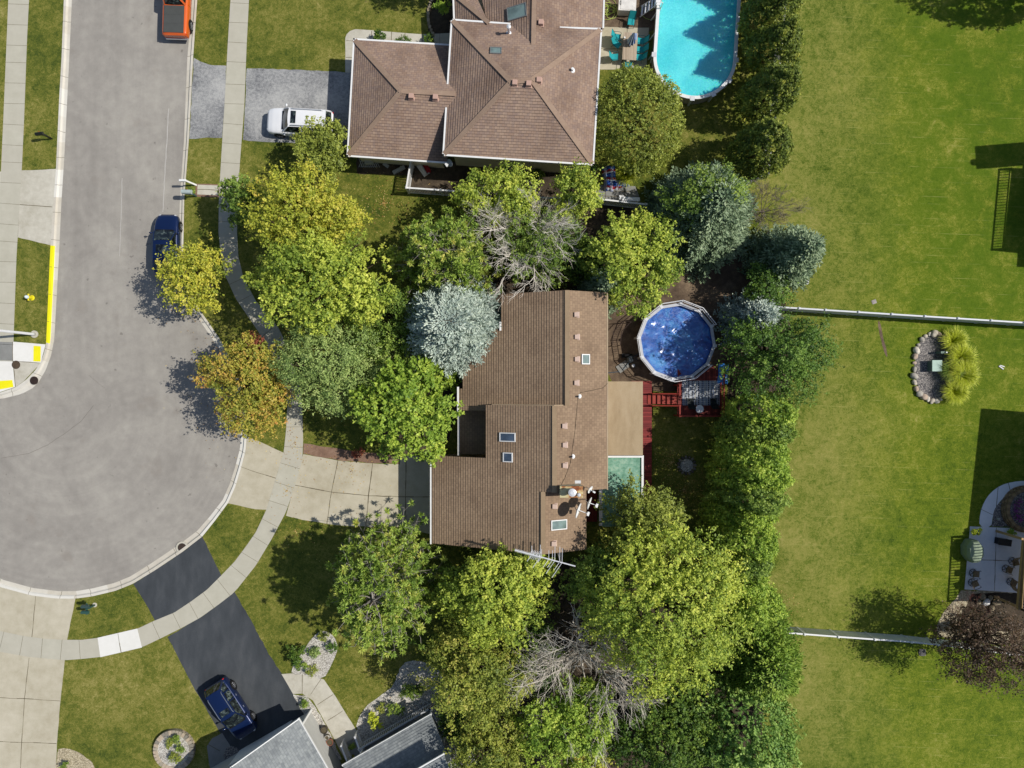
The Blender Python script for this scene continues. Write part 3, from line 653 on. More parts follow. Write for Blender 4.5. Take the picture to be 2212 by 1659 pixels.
for i in range(6):
    x = 1402+i*9.6; z = .4+i*.12; a = G(x, 862, z); b.box(a, (.36, .72, .05)); b.box((a[0]-.16, a[1], z-.08), (.03, .72, .12))
build_each(b, 'stair', M['redwood'], dk, part)
b = MB()
for yy in (850, 875):
    p, q = G(1402, yy, 0), G(1458, yy, 0); b.bar((p[0], p[1], 1.3), (q[0], q[1], 1.9), .09, .05); b.bar((p[0], p[1], .4), (q[0], q[1], 1.0), .05, .2)
    for i in range(6): u = i/5; b.box((p[0]+(q[0]-p[0])*u, p[1], .85+.6*u), (.04, .04, .9))
part(b, 'stair_railing', M['redwood'], dk)

# ---- north house (rosy brown hip roofs)
hn = thing('house', 'rosy brown hip-roofed house with white gutters and attached garage beside the long pool', 'house', G(1050, 200))
r = RB(); ze, zr_ = 4.2, 6.3
NW, SW, SE, NE = (976, 43), (957.5, 335), (1281, 356), (1299, 63)
aN, aS = (1104, 177), (1149, 173)
a = lambda p, z: A(p[0], p[1], z)
RW, RE = a(aN, zr_), a(aS, zr_)
r.plane([a(SW, ze), a(SE, ze), RE, RW]); r.plane([a(NW, ze), a(SW, ze), RW]); r.plane([a(SE, ze), a(NE, ze), RE]); r.plane([a(NE, ze), a(NW, ze), RW, RE])
for p, q in ((a(NW, ze), RW), (a(SW, ze), RW), (a(SE, ze), RE), (a(NE, ze), RE), (RW, RE)): r.cap(p, q, 1, .34)
# garage
zg, zgr = 2.75, 4.6
gNW, gSW, gNE, gSE = (765, 85), (751, 337), (978, 98), (965, 352)
gr1, gr2 = a((866, 197), zgr), a((984, 203), zgr)
r.plane([a(gNW, zg), a(gSW, zg), gr1]); r.plane([a(gSW, zg), a(gSE, zg), gr2, gr1]); r.plane([a(gNE, zg), a(gNW, zg), gr1, gr2])
for p, q in ((a(gNW, zg), gr1), (a(gSW, zg), gr1), (gr1, gr2)): r.cap(p, q, 1, .34)
# rear wing and north-west corner roof
wr = a((1155, -80), 4.95); wa = a((1152, 98), 4.95)
r.plane([wa, wr, a((1020, -90), 3.1), a((1053, 48), 3.5)]); r.plane([wr, wa, a((1303, 64), 2.9), a((1307, -80), 2.9)])
r.plane([wa, a((1053, 48), 3.5), a((1100, 60), 3.3), a((1152, 110), 4.6)]); r.plane([wa, a((1303, 64), 2.9), a((1280, 75), 2.9)])
hx = a((1056, 50), 4.4); cN = a((979, -14), 3.0)
r.plane([cN, a((981, 52), 3.0), hx]); r.plane([cN, hx, a((1018, -30), 3.0)]); r.cap(cN, hx, 1, .3); r.cap(wr, wa, 1, .3)
part(r, 'roof', [M['roof_pink'], M['cap_pink']], hn)
b = MB()
def inset(pts, f):
    cx = sum(p[0] for p in pts)/len(pts); cy = sum(p[1] for p in pts)/len(pts); out = []
    for p in pts:
        dx, dy = p[0]-cx, p[1]-cy; out.append((p[0]-math.copysign(f, dx), p[1]-math.copysign(f, dy)))
    return out
b.prism(inset([a(q, ze)[:2] for q in (NW, SW, SE, NE)], .58), -.1, ze-.06); b.prism(inset([a(q, zg)[:2] for q in (gNW, gSW, gSE, gNE)], .45), -.1, zg-.06)
b.prism([G(1000, 60)[:2], G(1000, -60)[:2], G(1275, -60)[:2], G(1275, 120)[:2], G(1010, 120)[:2]], -.1, 2.8)
part(b, 'wall', M['siding'], hn)
b = MB()
for L in ([a(NE, ze), a(SE, ze), a(SW, ze), a(NW, ze), a((1102, 52), ze)], [a((1211, 60), ze), a(NE, ze)], [a((977, 98), zg), a(gNW, zg), a(gSW, zg), a(gSE, zg)], [a((981, 44), 3.0), a((979, -14), 3.0)], [a((1303, 60), 2.9), a((1307, -80), 2.9)]): gutter(b, L, .12)
build_each(b, 'gutter', M['white'], hn, part)
b = MB(); y_ = inset([a(q, ze)[:2] for q in (NW, SW, SE, NE)], .58)
sw, se = Vector(y_[1]), Vector(y_[2]); d = (se-sw).normalized(); nr = Vector((d.y, -d.x))
for s0 in (2.55, 3.35, 6.2):
    p = sw+d*s0+nr*.02; ang = math.atan2(d.y, d.x); wo = MB(); wo.box((p.x, p.y, 3.2), (.7, .08, .95), rz=ang); W_ = part(wo, 'window', M['white'], hn)
    go = MB(); q = p+nr*.035
    for i in (-1, 1):
        for j in (-1, 0, 1): go.box((q.x+d.x*.15*i, q.y+d.y*.15*i, 3.2+j*.28), (.26, .04, .24), rz=ang)
    part(go, 'pane', M['glass_d'], W_)
def zplane(px, py, P):                              # sight a pixel onto the plane through three points
    p0, p1, p2 = (Vector(q) for q in P); n = (p1-p0).cross(p2-p0); c = Vector((0, 0, H)); d = Vector(G(px, py, 0))-c
    return c+d*((p0-c).dot(n)/d.dot(n)), (n if n.z > 0 else -n).normalized()
Spl, Npl, Epl = (a(SW, ze), a(SE, ze), RE), (a(NE, ze), a(NW, ze), RW), (a(SE, ze), a(NE, ze), RE)
gS = (a(gSW, zg), a(gSE, zg), gr1); wE = (wr, wa, a((1303, 64), 2.9)); wW = (wa, wr, a((1020, -90), 3.1))
for px, py, P in ((1112, 181, Spl), (1142, 183, Spl), (1164, 175, Epl), (889, 210, gS), (941, 212, gS), (1168, 51, wE)):
    p, n = zplane(px, py, P); vent_box(hn, p-hn.location, plain(C(192, 158, 142), .6, 0, .06), .36, .3, rz=R(-3.6))
p, n = zplane(1099, 72, Npl); pipe_vent(hn, p-hn.location, .9, .09, M['white_metal'], True)
p, n = zplane(1236, 152, Epl); pipe_vent(hn, p-hn.location, .4, .09, M['white'])
def sky_on(parent, px, py, P, hu, hv, rot, **k):
    p, n = zplane(px, py, P); u = Vector((math.cos(rot), math.sin(rot), 0)); u = (u-n*u.dot(n)).normalized(); v = n.cross(u); return skylight(parent, p-parent.location, u*hu, v*hv, **k)
sky_on(hn, 1071, 111, Npl, .40, .30, R(-2), fm=M['frame_g'], gm=M['glass_g']); sky_on(hn, 1117, 27, wW, .72, .48, R(4), fm=M['frame_g'], gm=M['glass_g'])

# ---- south-west grey house
hs = thing('house', 'grey shingled house with a white-railed porch at the bottom edge', 'house', G(760, 1640))
U, Wd = Vector((.5, .866)), Vector((-.866, .5))
def gp3(x, y, s, t_, z): return G(x+U.x*s+Wd.x*t_, y+U.y*s+Wd.y*t_, z)
r = RB()
r.plane([gp3(668, 1517, 0, 0, 2.7), gp3(668, 1517, 230, 0, 2.7), gp3(668, 1517, 230, 135, 4.84), gp3(668, 1517, 0, 135, 4.84)]); r.plane([gp3(668, 1517, 0, 135, 4.84), gp3(668, 1517, 230, 135, 4.84), gp3(668, 1517, 230, 270, 2.7), gp3(668, 1517, 0, 270, 2.7)])
r.cap(gp3(668, 1517, 0, 135, 4.84), gp3(668, 1517, 230, 135, 4.84))
e0 = (939, 1508)
r.plane([gp3(*e0, 0, 0, 2.7), gp3(*e0, 0, 208, 2.7), gp3(*e0, 78, 208, 3.8), gp3(*e0, 78, 0, 3.8)])
r.plane([gp3(969, 1553, 0, -4, 5.3), gp3(969, 1553, 0, 210, 5.3), gp3(969, 1553, 150, 210, 7.4), gp3(969, 1553, 150, -4, 7.4)])
part(r, 'roof', [M['roof_grey'], M['cap_grey']], hs)
b = MB()
b.prism([gp3(671, 1535, 0, 0, 0)[:2], gp3(671, 1535, 230, 0, 0)[:2], gp3(671, 1535, 230, 250, 0)[:2], gp3(671, 1535, 0, 250, 0)[:2]], -.05, 2.6)
q0, q1, q2 = (gp3(671, 1535, -.1, 4, 0), gp3(671, 1535, -.1, 246, 0), gp3(671, 1535, -.1, 125, 0)); b.add([(q0[0], q0[1], 2.6), (q1[0], q1[1], 2.6), (q2[0], q2[1], 4.55)], [(0, 1, 2), (2, 1, 0)])
b.prism([gp3(985, 1565, 0, 0, 0)[:2], gp3(985, 1565, 150, 0, 0)[:2], gp3(985, 1565, 150, 225, 0)[:2], gp3(985, 1565, 0, 225, 0)[:2]], -.05, 5.2)
part(b, 'wall', M['siding_grey'], hs)
b = MB(); gutter(b, [gp3(668, 1517, 0, 0, 2.66), gp3(668, 1517, 230, 0, 2.66)], .12); gutter(b, [gp3(*e0, 0, 0, 2.66), gp3(*e0, 0, 208, 2.66)], .12); gutter(b, [gp3(969, 1553, 0, -4, 5.26), gp3(969, 1553, 0, 210, 5.26)], .12)
b.bar(gp3(668, 1517, 0, 0, 2.66), gp3(668, 1517, 0, 135, 4.8), .06, .2)
for s_, t_ in ((2, 1), (1, -1)): b.box(gp3(671, 1535, s_-2, t_-1, 1.3), (.14, .14, 2.6), rz=R(-60))
build_each(b, 'trim', M['white'], hs, part)
b = MB(); b.box(gp3(671, 1535, -1.6, 110, 1.1), (4.6, .06, 2.2), rz=R(30)); build_each(b, 'garage_door', M['white'], hs, part)
b = MB(); b.prism([gp3(935, 1515, 0, 0, 0)[:2], gp3(935, 1515, 0, 200, 0)[:2], gp3(935, 1515, 70, 200, 0)[:2], gp3(935, 1515, 70, 0, 0)[:2]], .3, .42); part(b, 'porch_floor', M['conc_grey'], hs)
b = MB()
def rail3(b, p, q, z0, z1, pk=.115, pw=.045):
    p, q = Vector(p), Vector(q); b.bar((p.x, p.y, p.z+z1), (q.x, q.y, q.z+z1), .11, .06); b.bar((p.x, p.y, p.z+z0), (q.x, q.y, q.z+z0), .07, .06); L = (q-p).length; k = max(1, int(L/pk))
    for i in range(1, k): u = p.lerp(q, i/k); b.box((u.x, u.y, u.z+(z0+z1)/2), (pw, pw, z1-z0), rz=R(30))
    for u in (p, q): b.box((u.x, u.y, u.z+z1/2), (.13, .13, z1+.1), rz=R(30))
rail3(b, gp3(933, 1512, 0, 0, .4), gp3(933, 1512, 0, 172, .4), .12, 1.05, .2, .05); rail3(b, gp3(933, 1512, 0, 0, .4), gp3(933, 1512, 70, 0, .4), .12, 1.05, .2, .05)
rail3(b, gp3(773, 1578, 0, 0, 0), gp3(785, 1603, 8, 0, .4), .12, 1.0); rail3(b, gp3(744, 1597, 0, 0, 0), gp3(757, 1622, 8, 0, .4), .12, 1.0)
b.box(gp3(938, 1516, 60, 0, 1.4), (.14, .14, 2.8), rz=R(30)); b.box(gp3(938, 1512, 2, 2, 1.4), (.12, .12, 2.7), rz=R(30)); b.box(gp3(938, 1512, 2, 170, 1.4), (.12, .12, 2.7), rz=R(30))
part(b, 'porch_railing', M['white_metal'], hs)
b = MB()
for i in range(3): b.box(gp3(764, 1600, i*8, 0, .07+i*.13), (1.0, .34, .12), rz=R(30))
build_each(b, 'step', M['conc_grey'], hs, part)

# ---- houses just outside the right edge (their shade falls into the picture)
he = thing('house', 'tall house at the right edge with an upper deck on tan posts', 'house', G(2330, 1050))
r = RB(); e1, e2, e3, e4 = (2255, 871, 5.5), (2222, 1172, 5.5), (2560, 1200, 5.5), (2590, 900, 5.5); k1, k2 = (2400, 990, 8.4), (2392, 1070, 8.4)
for P in ((e1, e2, k2, k1), (e2, e3, k2), (e3, e4, k1, k2), (e4, e1, k1)): r.plane([G(*q) for q in P])
part(r, 'roof', [M['roof_brown'], M['cap_brown']], he)
b = MB(); b.prism([G(2280, 885)[:2], G(2264, 1160)[:2], G(2545, 1185)[:2], G(2570, 910)[:2]], -.1, 5.4); part(b, 'wall', M['siding'], he)
b = MB(); b.prism([G(2155, 1150)[:2], G(2146, 1292)[:2], G(2300, 1300)[:2], G(2300, 1155)[:2]], 2.85, 3.0); b.bar(G(2158, 1150, 2.72), G(2146, 1292, 2.72), .3, .22); b.bar(G(2155, 1150, 2.72), G(2270, 1156, 2.72), .12, .22)
M['tanwood'] = plain(C(176, 146, 104), .7, 0, .12); part(b, 'upper_deck', M['tanwood'], he)
for x, y in ((2152, 1147), (2147, 1288)):
    b = MB(); b.box(G(x, y, 1.4), (.15, .15, 2.8)); part(b, 'post', M['tanwood'], he)
b = MB(); M['black'] = plain(C(30, 30, 32), .5, 0, .1); rail3(b, G(2156, 1152, 3), G(2147, 1290, 3), .1, 1.05, .21, .05); rail3(b, G(2156, 1152, 3), G(2280, 1158, 3), .1, 1.05, .21, .05)
part(b, 'railing', M['black'], he)
hx_ = thing('house', 'house outside the right edge with a chimney and balcony shading the far lawn', 'house', G(2400, 420))
b = MB(); b.prism([G(2352, 300)[:2], G(2338, 560)[:2], G(2600, 575)[:2], G(2610, 310)[:2]], -.1, 5.4); part(b, 'wall', M['siding'], hx_)
r = RB(); P = [(2345, 290, 5.4), (2330, 565, 5.4), (2615, 580, 5.4), (2625, 300, 5.4)]; k1, k2 = (2480, 420, 8), (2475, 450, 8)
for q in ((P[0], P[1], k2, k1), (P[1], P[2], k2), (P[2], P[3], k1, k2), (P[3], P[0], k1)): r.plane([G(*v) for v in q])
part(r, 'roof', [M['roof_brown'], M['cap_brown']], hx_)
b = MB(); b.box(G(2330, 322, 4.1), (1.5, 1.75, 8.2), rz=R(4)); b.cyl(G(2322, 332, 8.2), .25, .75, 12); part(b, 'chimney', M['siding'], hx_)
b = MB(); b.prism([G(2259, 357)[:2], G(2241, 532)[:2], G(2345, 540)[:2], G(2350, 360)[:2]], 2.85, 3.0); part(b, 'balcony', M['tanwood'], hx_)
b = MB(); rail3(b, G(2258, 358, 3), G(2242, 531, 3), .1, 1.05, .21, .05); rail3(b, G(2258, 358, 3), G(2340, 362, 3), .1, 1.05, .21, .05); rail3(b, G(2242, 531, 3), G(2330, 540, 3), .1, 1.05, .21, .05); part(b, 'railing', M['black'], hx_)

# ---------------------------------------------------------------- pools
def water_mat(name, c1, c2):
    t = NT(name); p = t.pos(); n = t.noise(9, 4, .75, p, .5); n2 = t.noise(.5, 3, .5, p)
    f = t.math('ADD', t.math('MULTIPLY', n, .6), t.math('MULTIPLY', n2, .4)); c = t.ramp(f, [(.38, c1), (.62, c2)]); t.bump(n, .12, .02)
    t.b.inputs['Specular IOR Level'].default_value = .5; t.b.inputs['Subsurface Weight'].default_value = .85; t.b.inputs['Subsurface Radius'].default_value = (.15, .5, 1.0); t.b.inputs['Subsurface Scale'].default_value = .8; return t.fin(c, .08)
pw = thing('swimming_pool', 'long oval above-ground pool with turquoise water and a white rim at the top edge', 'pool', G(1492, 141))
ax = Vector((.068, .998)).normalized(); pxn = Vector((ax.y, -ax.x))
def stad(rad, L=7.0, n=24):
    pts = []
    for i in range(n+1): th = math.pi+math.pi*i/n; pts.append(pxn*rad*math.cos(th)+ax*rad*math.sin(th))
    for i in range(n+1): th = math.pi*i/n; pts.append(ax*L+pxn*rad*math.cos(th)+ax*rad*math.sin(th))
    return pts
def ringmesh(b, P, zs, m=0):
    n = len(P[0]); b.add([(q.x, q.y, z) for pl_, z in zip(P, zs) for q in pl_], [(j*n+i, j*n+(i+1) % n, (j+1)*n+(i+1) % n, (j+1)*n+i) for j in range(len(P)-1) for i in range(n)], m)
b = MB(); ringmesh(b, [stad(2.98), stad(2.98)], [0, 1.26]); ringmesh(b, [stad(2.9), stad(2.9)], [1.26, .2], 1)
b.build('wall', [plain(C(170, 160, 146), .5), plain(C(60, 170, 190), .4)], pw)
b = MB(); ringmesh(b, [stad(3.1), stad(3.1), stad(2.86), stad(2.86)], [1.22, 1.32, 1.32, 1.22]); b.build('rim', M['white'], pw)
b = MB()
for i, q in enumerate(stad(3.06)):
    if i % 4 == 0: b.box((q.x, q.y, .63), (.12, .12, 1.26)); b.box((q.x, q.y, 1.33), (.34, .34, .02), rz=math.atan2(q.y, q.x))
for s_ in (1, -1):
    for k_ in range(5): c_ = pxn*s_*3.25+ax*(k_*1.5+.2); b.bar((c_.x, c_.y, .02), ((c_-pxn*s_*.2).x, (c_-pxn*s_*.2).y, 1.2), .08)
build_each(b, 'post', M['white_metal'], pw)
b = MB(); s_ = stad(2.9); b.add([(q.x, q.y, 1.08) for q in s_], [tuple(range(len(s_)))]); b.build('water', water_mat('turquoise water', C(70, 196, 208, 1.15), C(110, 222, 226, 1.2)), pw)
ld = thing('pool_ladder', 'white A-frame ladder over the rim of the long pool', 'ladder', G(1412, 28), R(-6))
b = MB()
for yy in (-.32, .32):
    b.tube([(-1.0, yy*1.3, 0), (-.1, yy, 1.75), (.12, yy, 1.75), (.55, yy, .4)], .035, 6); b.tube([(-.15, yy, 1.3), (-.15, yy, 2.1), (.3, yy, 2.1), (.3, yy, 1.3)], .03, 6)
b.build('side_rail', M['white'], ld)
for i in range(5):
    u = (i+.5)/5; b = MB(); b.box((-1.0+.9*u, 0, 1.75*u), (.14, .8-.14*u, .035)); b.build('step', M['white_metal'], ld)
b = MB(); b.box((0, 0, 1.74), (.35, .66, .05)); b.build('platform', M['white'], ld)

rp = thing('swimming_pool', 'round above-ground pool under a wrinkled blue solar cover', 'pool', G(1453.5, 740.2))
ang0 = -264
def poly12(r_, k=1): return [Vector((r_*math.cos(R(84+30*i)), r_*math.sin(R(84+30*i)))) for i in range(12)]
r1 = 82/S
b = MB(); ringmesh(b, [poly12(r1-.1), poly12(r1-.1)], [0, 1.27]); ringmesh(b, [poly12(r1-.2), poly12(r1-.2)], [1.27, .4], 1); b.build('wall', [plain(C(150, 150, 156), .5), plain(C(50, 90, 170), .4)], rp)
b = MB(); ringmesh(b, [poly12(r1+.02), poly12(r1+.02), poly12(r1-.2), poly12(r1-.2)], [1.25, 1.33, 1.33, 1.25]); b.build('rim', plain(C(196, 198, 204), .45, 0, .06), rp)
b = MB(); pv = poly12(r1+.03)
for q in pv: b.box((q.x, q.y, .65), (.14, .14, 1.3), rz=math.atan2(q.y, q.x)); b.box((q.x*.97, q.y*.97, 1.34), (.3, .2, .03), rz=math.atan2(q.y, q.x))
build_each(b, 'upright', M['white_metal'], rp)
b = MB(); rt = poly12(r1+.12)
for i in range(12):
    p, q = rt[i], rt[(i+1) % 12]
    if i in (8, 9): continue
    b.bar((p.x, p.y, 2.0), (q.x, q.y, 2.0), .045); b.bar((p.x, p.y, 1.5), (q.x, q.y, 1.5), .035); b.box((p.x, p.y, 1.6), (.05, .05, .8)); b.box((q.x, q.y, 1.6), (.05, .05, .8))
    for k_ in range(1, 9): u = p.lerp(q, k_/9); b.box((u.x, u.y, 1.75), (.018, .018, .5))
b.build('safety_fence', M['white_metal'], rp)
nR, nT = 46, 120; vs = []; rnd = random.Random(3); wv = [(rnd.uniform(-5, 5), rnd.uniform(-5, 5), rnd.uniform(0, 6), rnd.uniform(.004, .016)) for _ in range(34)]
for i in range(nR+1):
    rr = (r1-.21)*i/nR
    for j in range(nT):
        th = 2*math.pi*j/nT; k_ = math.cos(R(15))/math.cos(((th-R(84)) % R(30))-R(15)); x, y_ = rr*k_*math.cos(th), rr*k_*math.sin(th)
        h_ = sum(a_*math.sin(u*x*1.3+v*y_*1.3+ph+1.5*math.sin(u*y_*.7)) for u, v, ph, a_ in wv); vs.append((x, y_, 1.06+max(-.03, h_)*.85))
b = MB(); b.add(vs, [(i*nT+j, i*nT+(j+1) % nT, (i+1)*nT+(j+1) % nT, (i+1)*nT+j) for i in range(nR) for j in range(nT)])
t = NT('solar cover'); p = t.pos(); n = t.noise(1.1, 4, .6, p, 1.2); c = t.ramp(n, [(.34, C(20, 66, 150)), (.5, C(36, 106, 198)), (.66, C(78, 154, 224))])
n2 = t.noise(2.6, 5, .75, p, 2.2); t.bump(n2, .9, .12); t.b.inputs['Specular IOR Level'].default_value = .8; t.b.inputs['Coat Weight'].default_value = .6; t.b.inputs['Coat Roughness'].default_value = .22
b.build('solar_cover', t.fin(c, .3), rp, smooth=True)
# ---------------------------------------------------------------- vehicles
def paint(c, rough=.28, metal=.25):
    k = ('paint', c)
    if k in _c: return _c[k]
    t = NT('car paint'); t.b.inputs['Coat Weight'].default_value = .8; t.b.inputs['Coat Roughness'].default_value = .06
    n = t.noise(1.1, 3, .5, t.obj()); _c[k] = t.fin(t.mix(n, tuple(v*.88 for v in c[:3])+(1,), c), rough, metal); return _c[k]
M['tyre'] = plain(C(28, 28, 30), .85, 0, .1); M['rim'] = plain(C(190, 192, 196), .3, .7, .1); M['chrome'] = plain(C(225, 228, 232), .15, .8, .03)
_g = NT('car glass'); _n = _g.noise(2.6, 3, .6, _g.obj(), 1.0); M['cglass'] = _g.fin(_g.ramp(_n, [(.45, C(16, 20, 24)), (.58, C(52, 62, 60)), (.7, C(120, 132, 126))]), .05); M['cglass'].node_tree.nodes['Principled BSDF'].inputs['Specular IOR Level'].default_value = .8
M['lampr'] = plain(C(190, 16, 28), .2, 0, .1); M['lampw'] = plain(C(230, 232, 236), .15, .3, .05); M['trim'] = plain(C(24, 24, 26), .5, 0, .1)
def lerp_prof(st, x):
    for a, b in zip(st[:-1], st[1:]):
        if a[0] <= x <= b[0]:
            t = (x-a[0])/(b[0]-a[0]); t2 = t; return [a[i]+(b[i]-a[i])*t2 for i in range(1, len(a))]
    return list((st[0] if x < st[0][0] else st[-1])[1:])
def make_car(name, label, cat, loc, rz, L, Wd_, st, gh, pmat, opts=()):
    # st: stations (x fraction, half-width fraction, top z, low z);  gh: glasshouse (rear base, rear top, front top, front base) x fractions + roof z + belt z
    t = thing(name, label, cat, loc, rz); hw = Wd_/2
    b = MB(); rows = []
    xs = sorted(set([s[0] for s in st]+[i/24-.5 for i in range(25)]))
    for x in xs:
        w_, zt, zl = lerp_prof(st, x); W2 = hw*w_; sh = zt-.10; zm = (sh+zl)/2
        half = [(0, zt+.035), (.4*W2, zt+.03), (.72*W2, zt+.012), (.9*W2, zt-.02), (.975*W2, sh+.02), (1.0*W2, sh-.1), (1.0*W2, zm), (.985*W2, zl+.08), (.93*W2, zl)]
        row = [(x*L, -y_, z) for y_, z in half[::-1]]+[(x*L, y_, z) for y_, z in half[1:]]
        rows.append(row)
    b.grid(rows); n = len(rows[0]); b.add([rows[0][i] for i in range(n)], [tuple(range(n))]); b.add([rows[-1][i] for i in range(n)], [tuple(range(n))[::-1]])
    b.build('body', pmat, t, smooth=True)
    xb, xt, ft, fb, zr, zb = gh; rw, bw = hw*.68, hw*.93
    def gpt(u, v):    # u 0..1 rear..front across glasshouse slope sections, v -1..1
        pass
    P = {'rb': (xb*L, bw*.9, zb), 'rt': (xt*L, rw*.95, zr-.03), 'ft': (ft*L, rw, zr-.02), 'fb': (fb*L, bw*.93, zb)}
    def sheetq(nm, a_, b_, bulge, m, lift=0, k=7):
        g_ = MB(); A_, B_ = P[a_], P[b_]; rows = []
        for i in range(4):
            u = i/3; x = A_[0]+(B_[0]-A_[0])*u; z = A_[2]+(B_[2]-A_[2])*u; w_ = A_[1]+(B_[1]-A_[1])*u; row = []
            for j in range(k):
                v = -1+2*j/(k-1); row.append((x+bulge*(1-v*v)+lift*.0, v*w_, z+lift+.03*(1-v*v)))
            rows.append(row)
        g_.grid(rows); return g_.build(nm, m, t, smooth=True)
    sheetq('windshield', 'fb', 'ft', .10, M['cglass']); sheetq('rear_window', 'rb', 'rt', -.06, M['cglass'])
    for s_ in (1, -1):
        g_ = MB(); q = [P['rb'], P['rt'], P['ft'], P['fb']]; q = [(x, y_*s_, z) for x, y_, z in q]; midb = ((xb*.5+fb*.5)*L, bw*s_, zb); 
        g_.add([q[0], q[1], q[2], q[3], midb], [(0, 1, 2, 3, 4) if s_ < 0 else (4, 3, 2, 1, 0)]); g_.build('side_window', M['cglass'], t)
        g_ = MB()
        for a_, b_, w_ in (('rb', 'rt', .13), ('fb', 'ft', .07)):
            p, q = P[a_], P[b_]; g_.bar((p[0], p[1]*s_, p[2]), (q[0], q[1]*s_*1.01, q[2]+.01), w_, .05)
        for fx in opts.get('pillars', (.5,)):
            x = (xt+(ft-xt)*fx)*L; g_.bar((x, bw*.99*s_, zb), (x, rw*s_*1.01, zr-.02), .09, .03)
        g_.build('pillar', pmat, t)
    g_ = MB(); rows = []
    for i in range(9):
        u = i/8; x = (xt+(ft-xt)*u)*L; e = .03*math.sin(math.pi*u)
        rows.append([(x+(.06*(1-v*v) if i == 8 else -.04*(1-v*v) if i == 0 else 0), v*rw*1.03, zr+e+.045*(1-v**2)-.03*(abs(v) > .9)) for v in (-1, -.93, -.6, -.3, 0, .3, .6, .93, 1)])
    g_.grid(rows); g_.build('roof', pmat, t, smooth=True)
    if 'sunroof' in opts:
        x0, x1, w_ = opts['sunroof']; g_ = MB(); g_.box(((x0+x1)/2*L, 0, zr+.075), ((x1-x0)*L, w_, .02)); g_.build('sunroof', M['cglass'], t, bevel=.008)
    if 'rails' in opts:
        for s_ in (1, -1):
            g_ = MB(); y_ = rw*.9*s_; g_.tube([(xt*L+.2, y_, zr+.02), (xt*L+.3, y_, zr+.1), (ft*L-.3, y_, zr+.1), (ft*L-.15, y_, zr+.03)], .03, 6); g_.build('roof_rail', opts['rails'], t)
    wx = opts.get('wheels', (-.30, .31)); wr_ = opts.get('wr', .33)
    for x in wx:
        for s_ in (1, -1):
            w_, _, _ = lerp_prof(st, x); yy = hw*w_
            a_ = MB(); a_.lathe((x*L, (yy+.004)*s_-.0, wr_+.03), [(wr_+.07, 0), (wr_+.07, .006), (.001, .006)], 24, axis=(0, s_, 0)); a_.build('wheel_arch', M['trim'], t)
            c_ = MB(); c_.lathe((x*L, (yy-.20)*s_, wr_), [(wr_*.62, 0), (wr_*.93, 0), (wr_, .04), (wr_, .19), (wr_*.93, .235), (wr_*.66, .235), (wr_*.62, .2)], 26, axis=(0, s_, 0)); wo = c_.build('wheel', M['tyre'], t, smooth=False)
            r_ = MB(); y0 = (yy+.012)*s_; r_.lathe((x*L, y0, wr_), [(wr_*.66, 0), (wr_*.66, .012), (wr_*.56, .016), (wr_*.56, 0)], 24, axis=(0, s_, 0), cap=False)
            for k in range(5):
                th = 2*math.pi*k/5+.3; r_.bar((x*L, y0, wr_), (x*L+wr_*.62*math.cos(th), y0, wr_+wr_*.62*math.sin(th)), .075, .02)
            r_.cyl((x*L, y0, wr_), .06, .02, 10, axis=(0, s_, 0)); r_.build('rim', M['rim'], wo)
            r_ = MB(); r_.lathe((x*L, (yy+.0)*s_, wr_), [(wr_*.6, 0), (wr_*.6, .01), (.001, .01)], 20, axis=(0, s_, 0)); r_.build('brake_disc', M['trim'], wo)
    for s_ in (1, -1):
        mx = (fb-.035)*L; m = MB(); m.ell((mx, (hw+.10)*s_, zb+.10), (.08, .12, .075), 10, 6); m.bar((mx+.03, hw*.93*s_, zb+.02), (mx, (hw+.08)*s_, zb+.08), .05); m.build('mirror', opts.get('mirror', pmat), t, smooth=True)
        w_, zt, zl = lerp_prof(st, .475); m = MB(); m.ell((.462*L, hw*w_*.78*s_, zt-.07), (.17, .15, .07), 10, 6, rz=-.35*s_); m.build('headlight', M['lampw'], t, smooth=True)
        w_, zt, zl = lerp_prof(st, -.485); m = MB(); m.ell((-.482*L, hw*w_*.86*s_, zt-.12), (.07, .14, .10), 10, 6, rz=.35*s_); m.build('taillight', M['lampr'], t, smooth=True)
        for hx in opts.get('handles', (.06, -.16)):
            w_, zt, zl = lerp_prof(st, hx); m = MB(); m.box((hx*L, (hw*w_+.02)*s_, zt-.22), (.16, .03, .03)); m.build('door_handle', opts.get('hmat', pmat), t)
    m = MB()
    for x in opts.get('seams', (.2, .0, -.2)):
        w_, zt, zl = lerp_prof(st, x)
        for s_ in (1, -1): m.box((x*L, (hw*w_+.001)*s_, (zt-.14+zl+.1)/2), (.012, .008, zt-.24-zl))
    w_, zt, zl = lerp_prof(st, fb+.015)
    for s_ in (1, -1):
        a1 = lerp_prof(st, fb+.01); a2 = lerp_prof(st, .46); m.bar(((fb+.01)*L, hw*a1[0]*.86*s_, a1[1]+.004), (.455*L, hw*a2[0]*.74*s_, a2[1]+.01), .014, .008)
    m.build('panel_seam', M['trim'], t)
    m = MB(); m.box(((fb+.012)*L, 0, zb+.035), (.1, bw*1.5, .015)); m.bar(((fb+.005)*L, -.1, zb+.07), ((fb-.01)*L, .5, zb+.10), .02); m.bar(((fb+.005)*L, -.7*bw, zb+.05), ((fb-.01)*L, -.05, zb+.11), .02); m.build('wiper', M['trim'], t)
    m = MB(); a1 = lerp_prof(st, .495); m.box((.497*L, 0, .42), (.05, hw*1.1, .14)); m.build('grille', M['trim'], t)
    return t
SED = [(-.5, .62, .72, .42), (-.49, .80, .88, .34), (-.46, .90, .96, .26), (-.40, .95, .98, .22), (-.2, .99, .96, .2), (0, 1.0, .94, .2), (.2, .99, .92, .2), (.3, .975, .88, .2), (.40, .93, .80, .2), (.46, .84, .70, .25), (.49, .70, .60, .3), (.5, .5, .5, .38)]
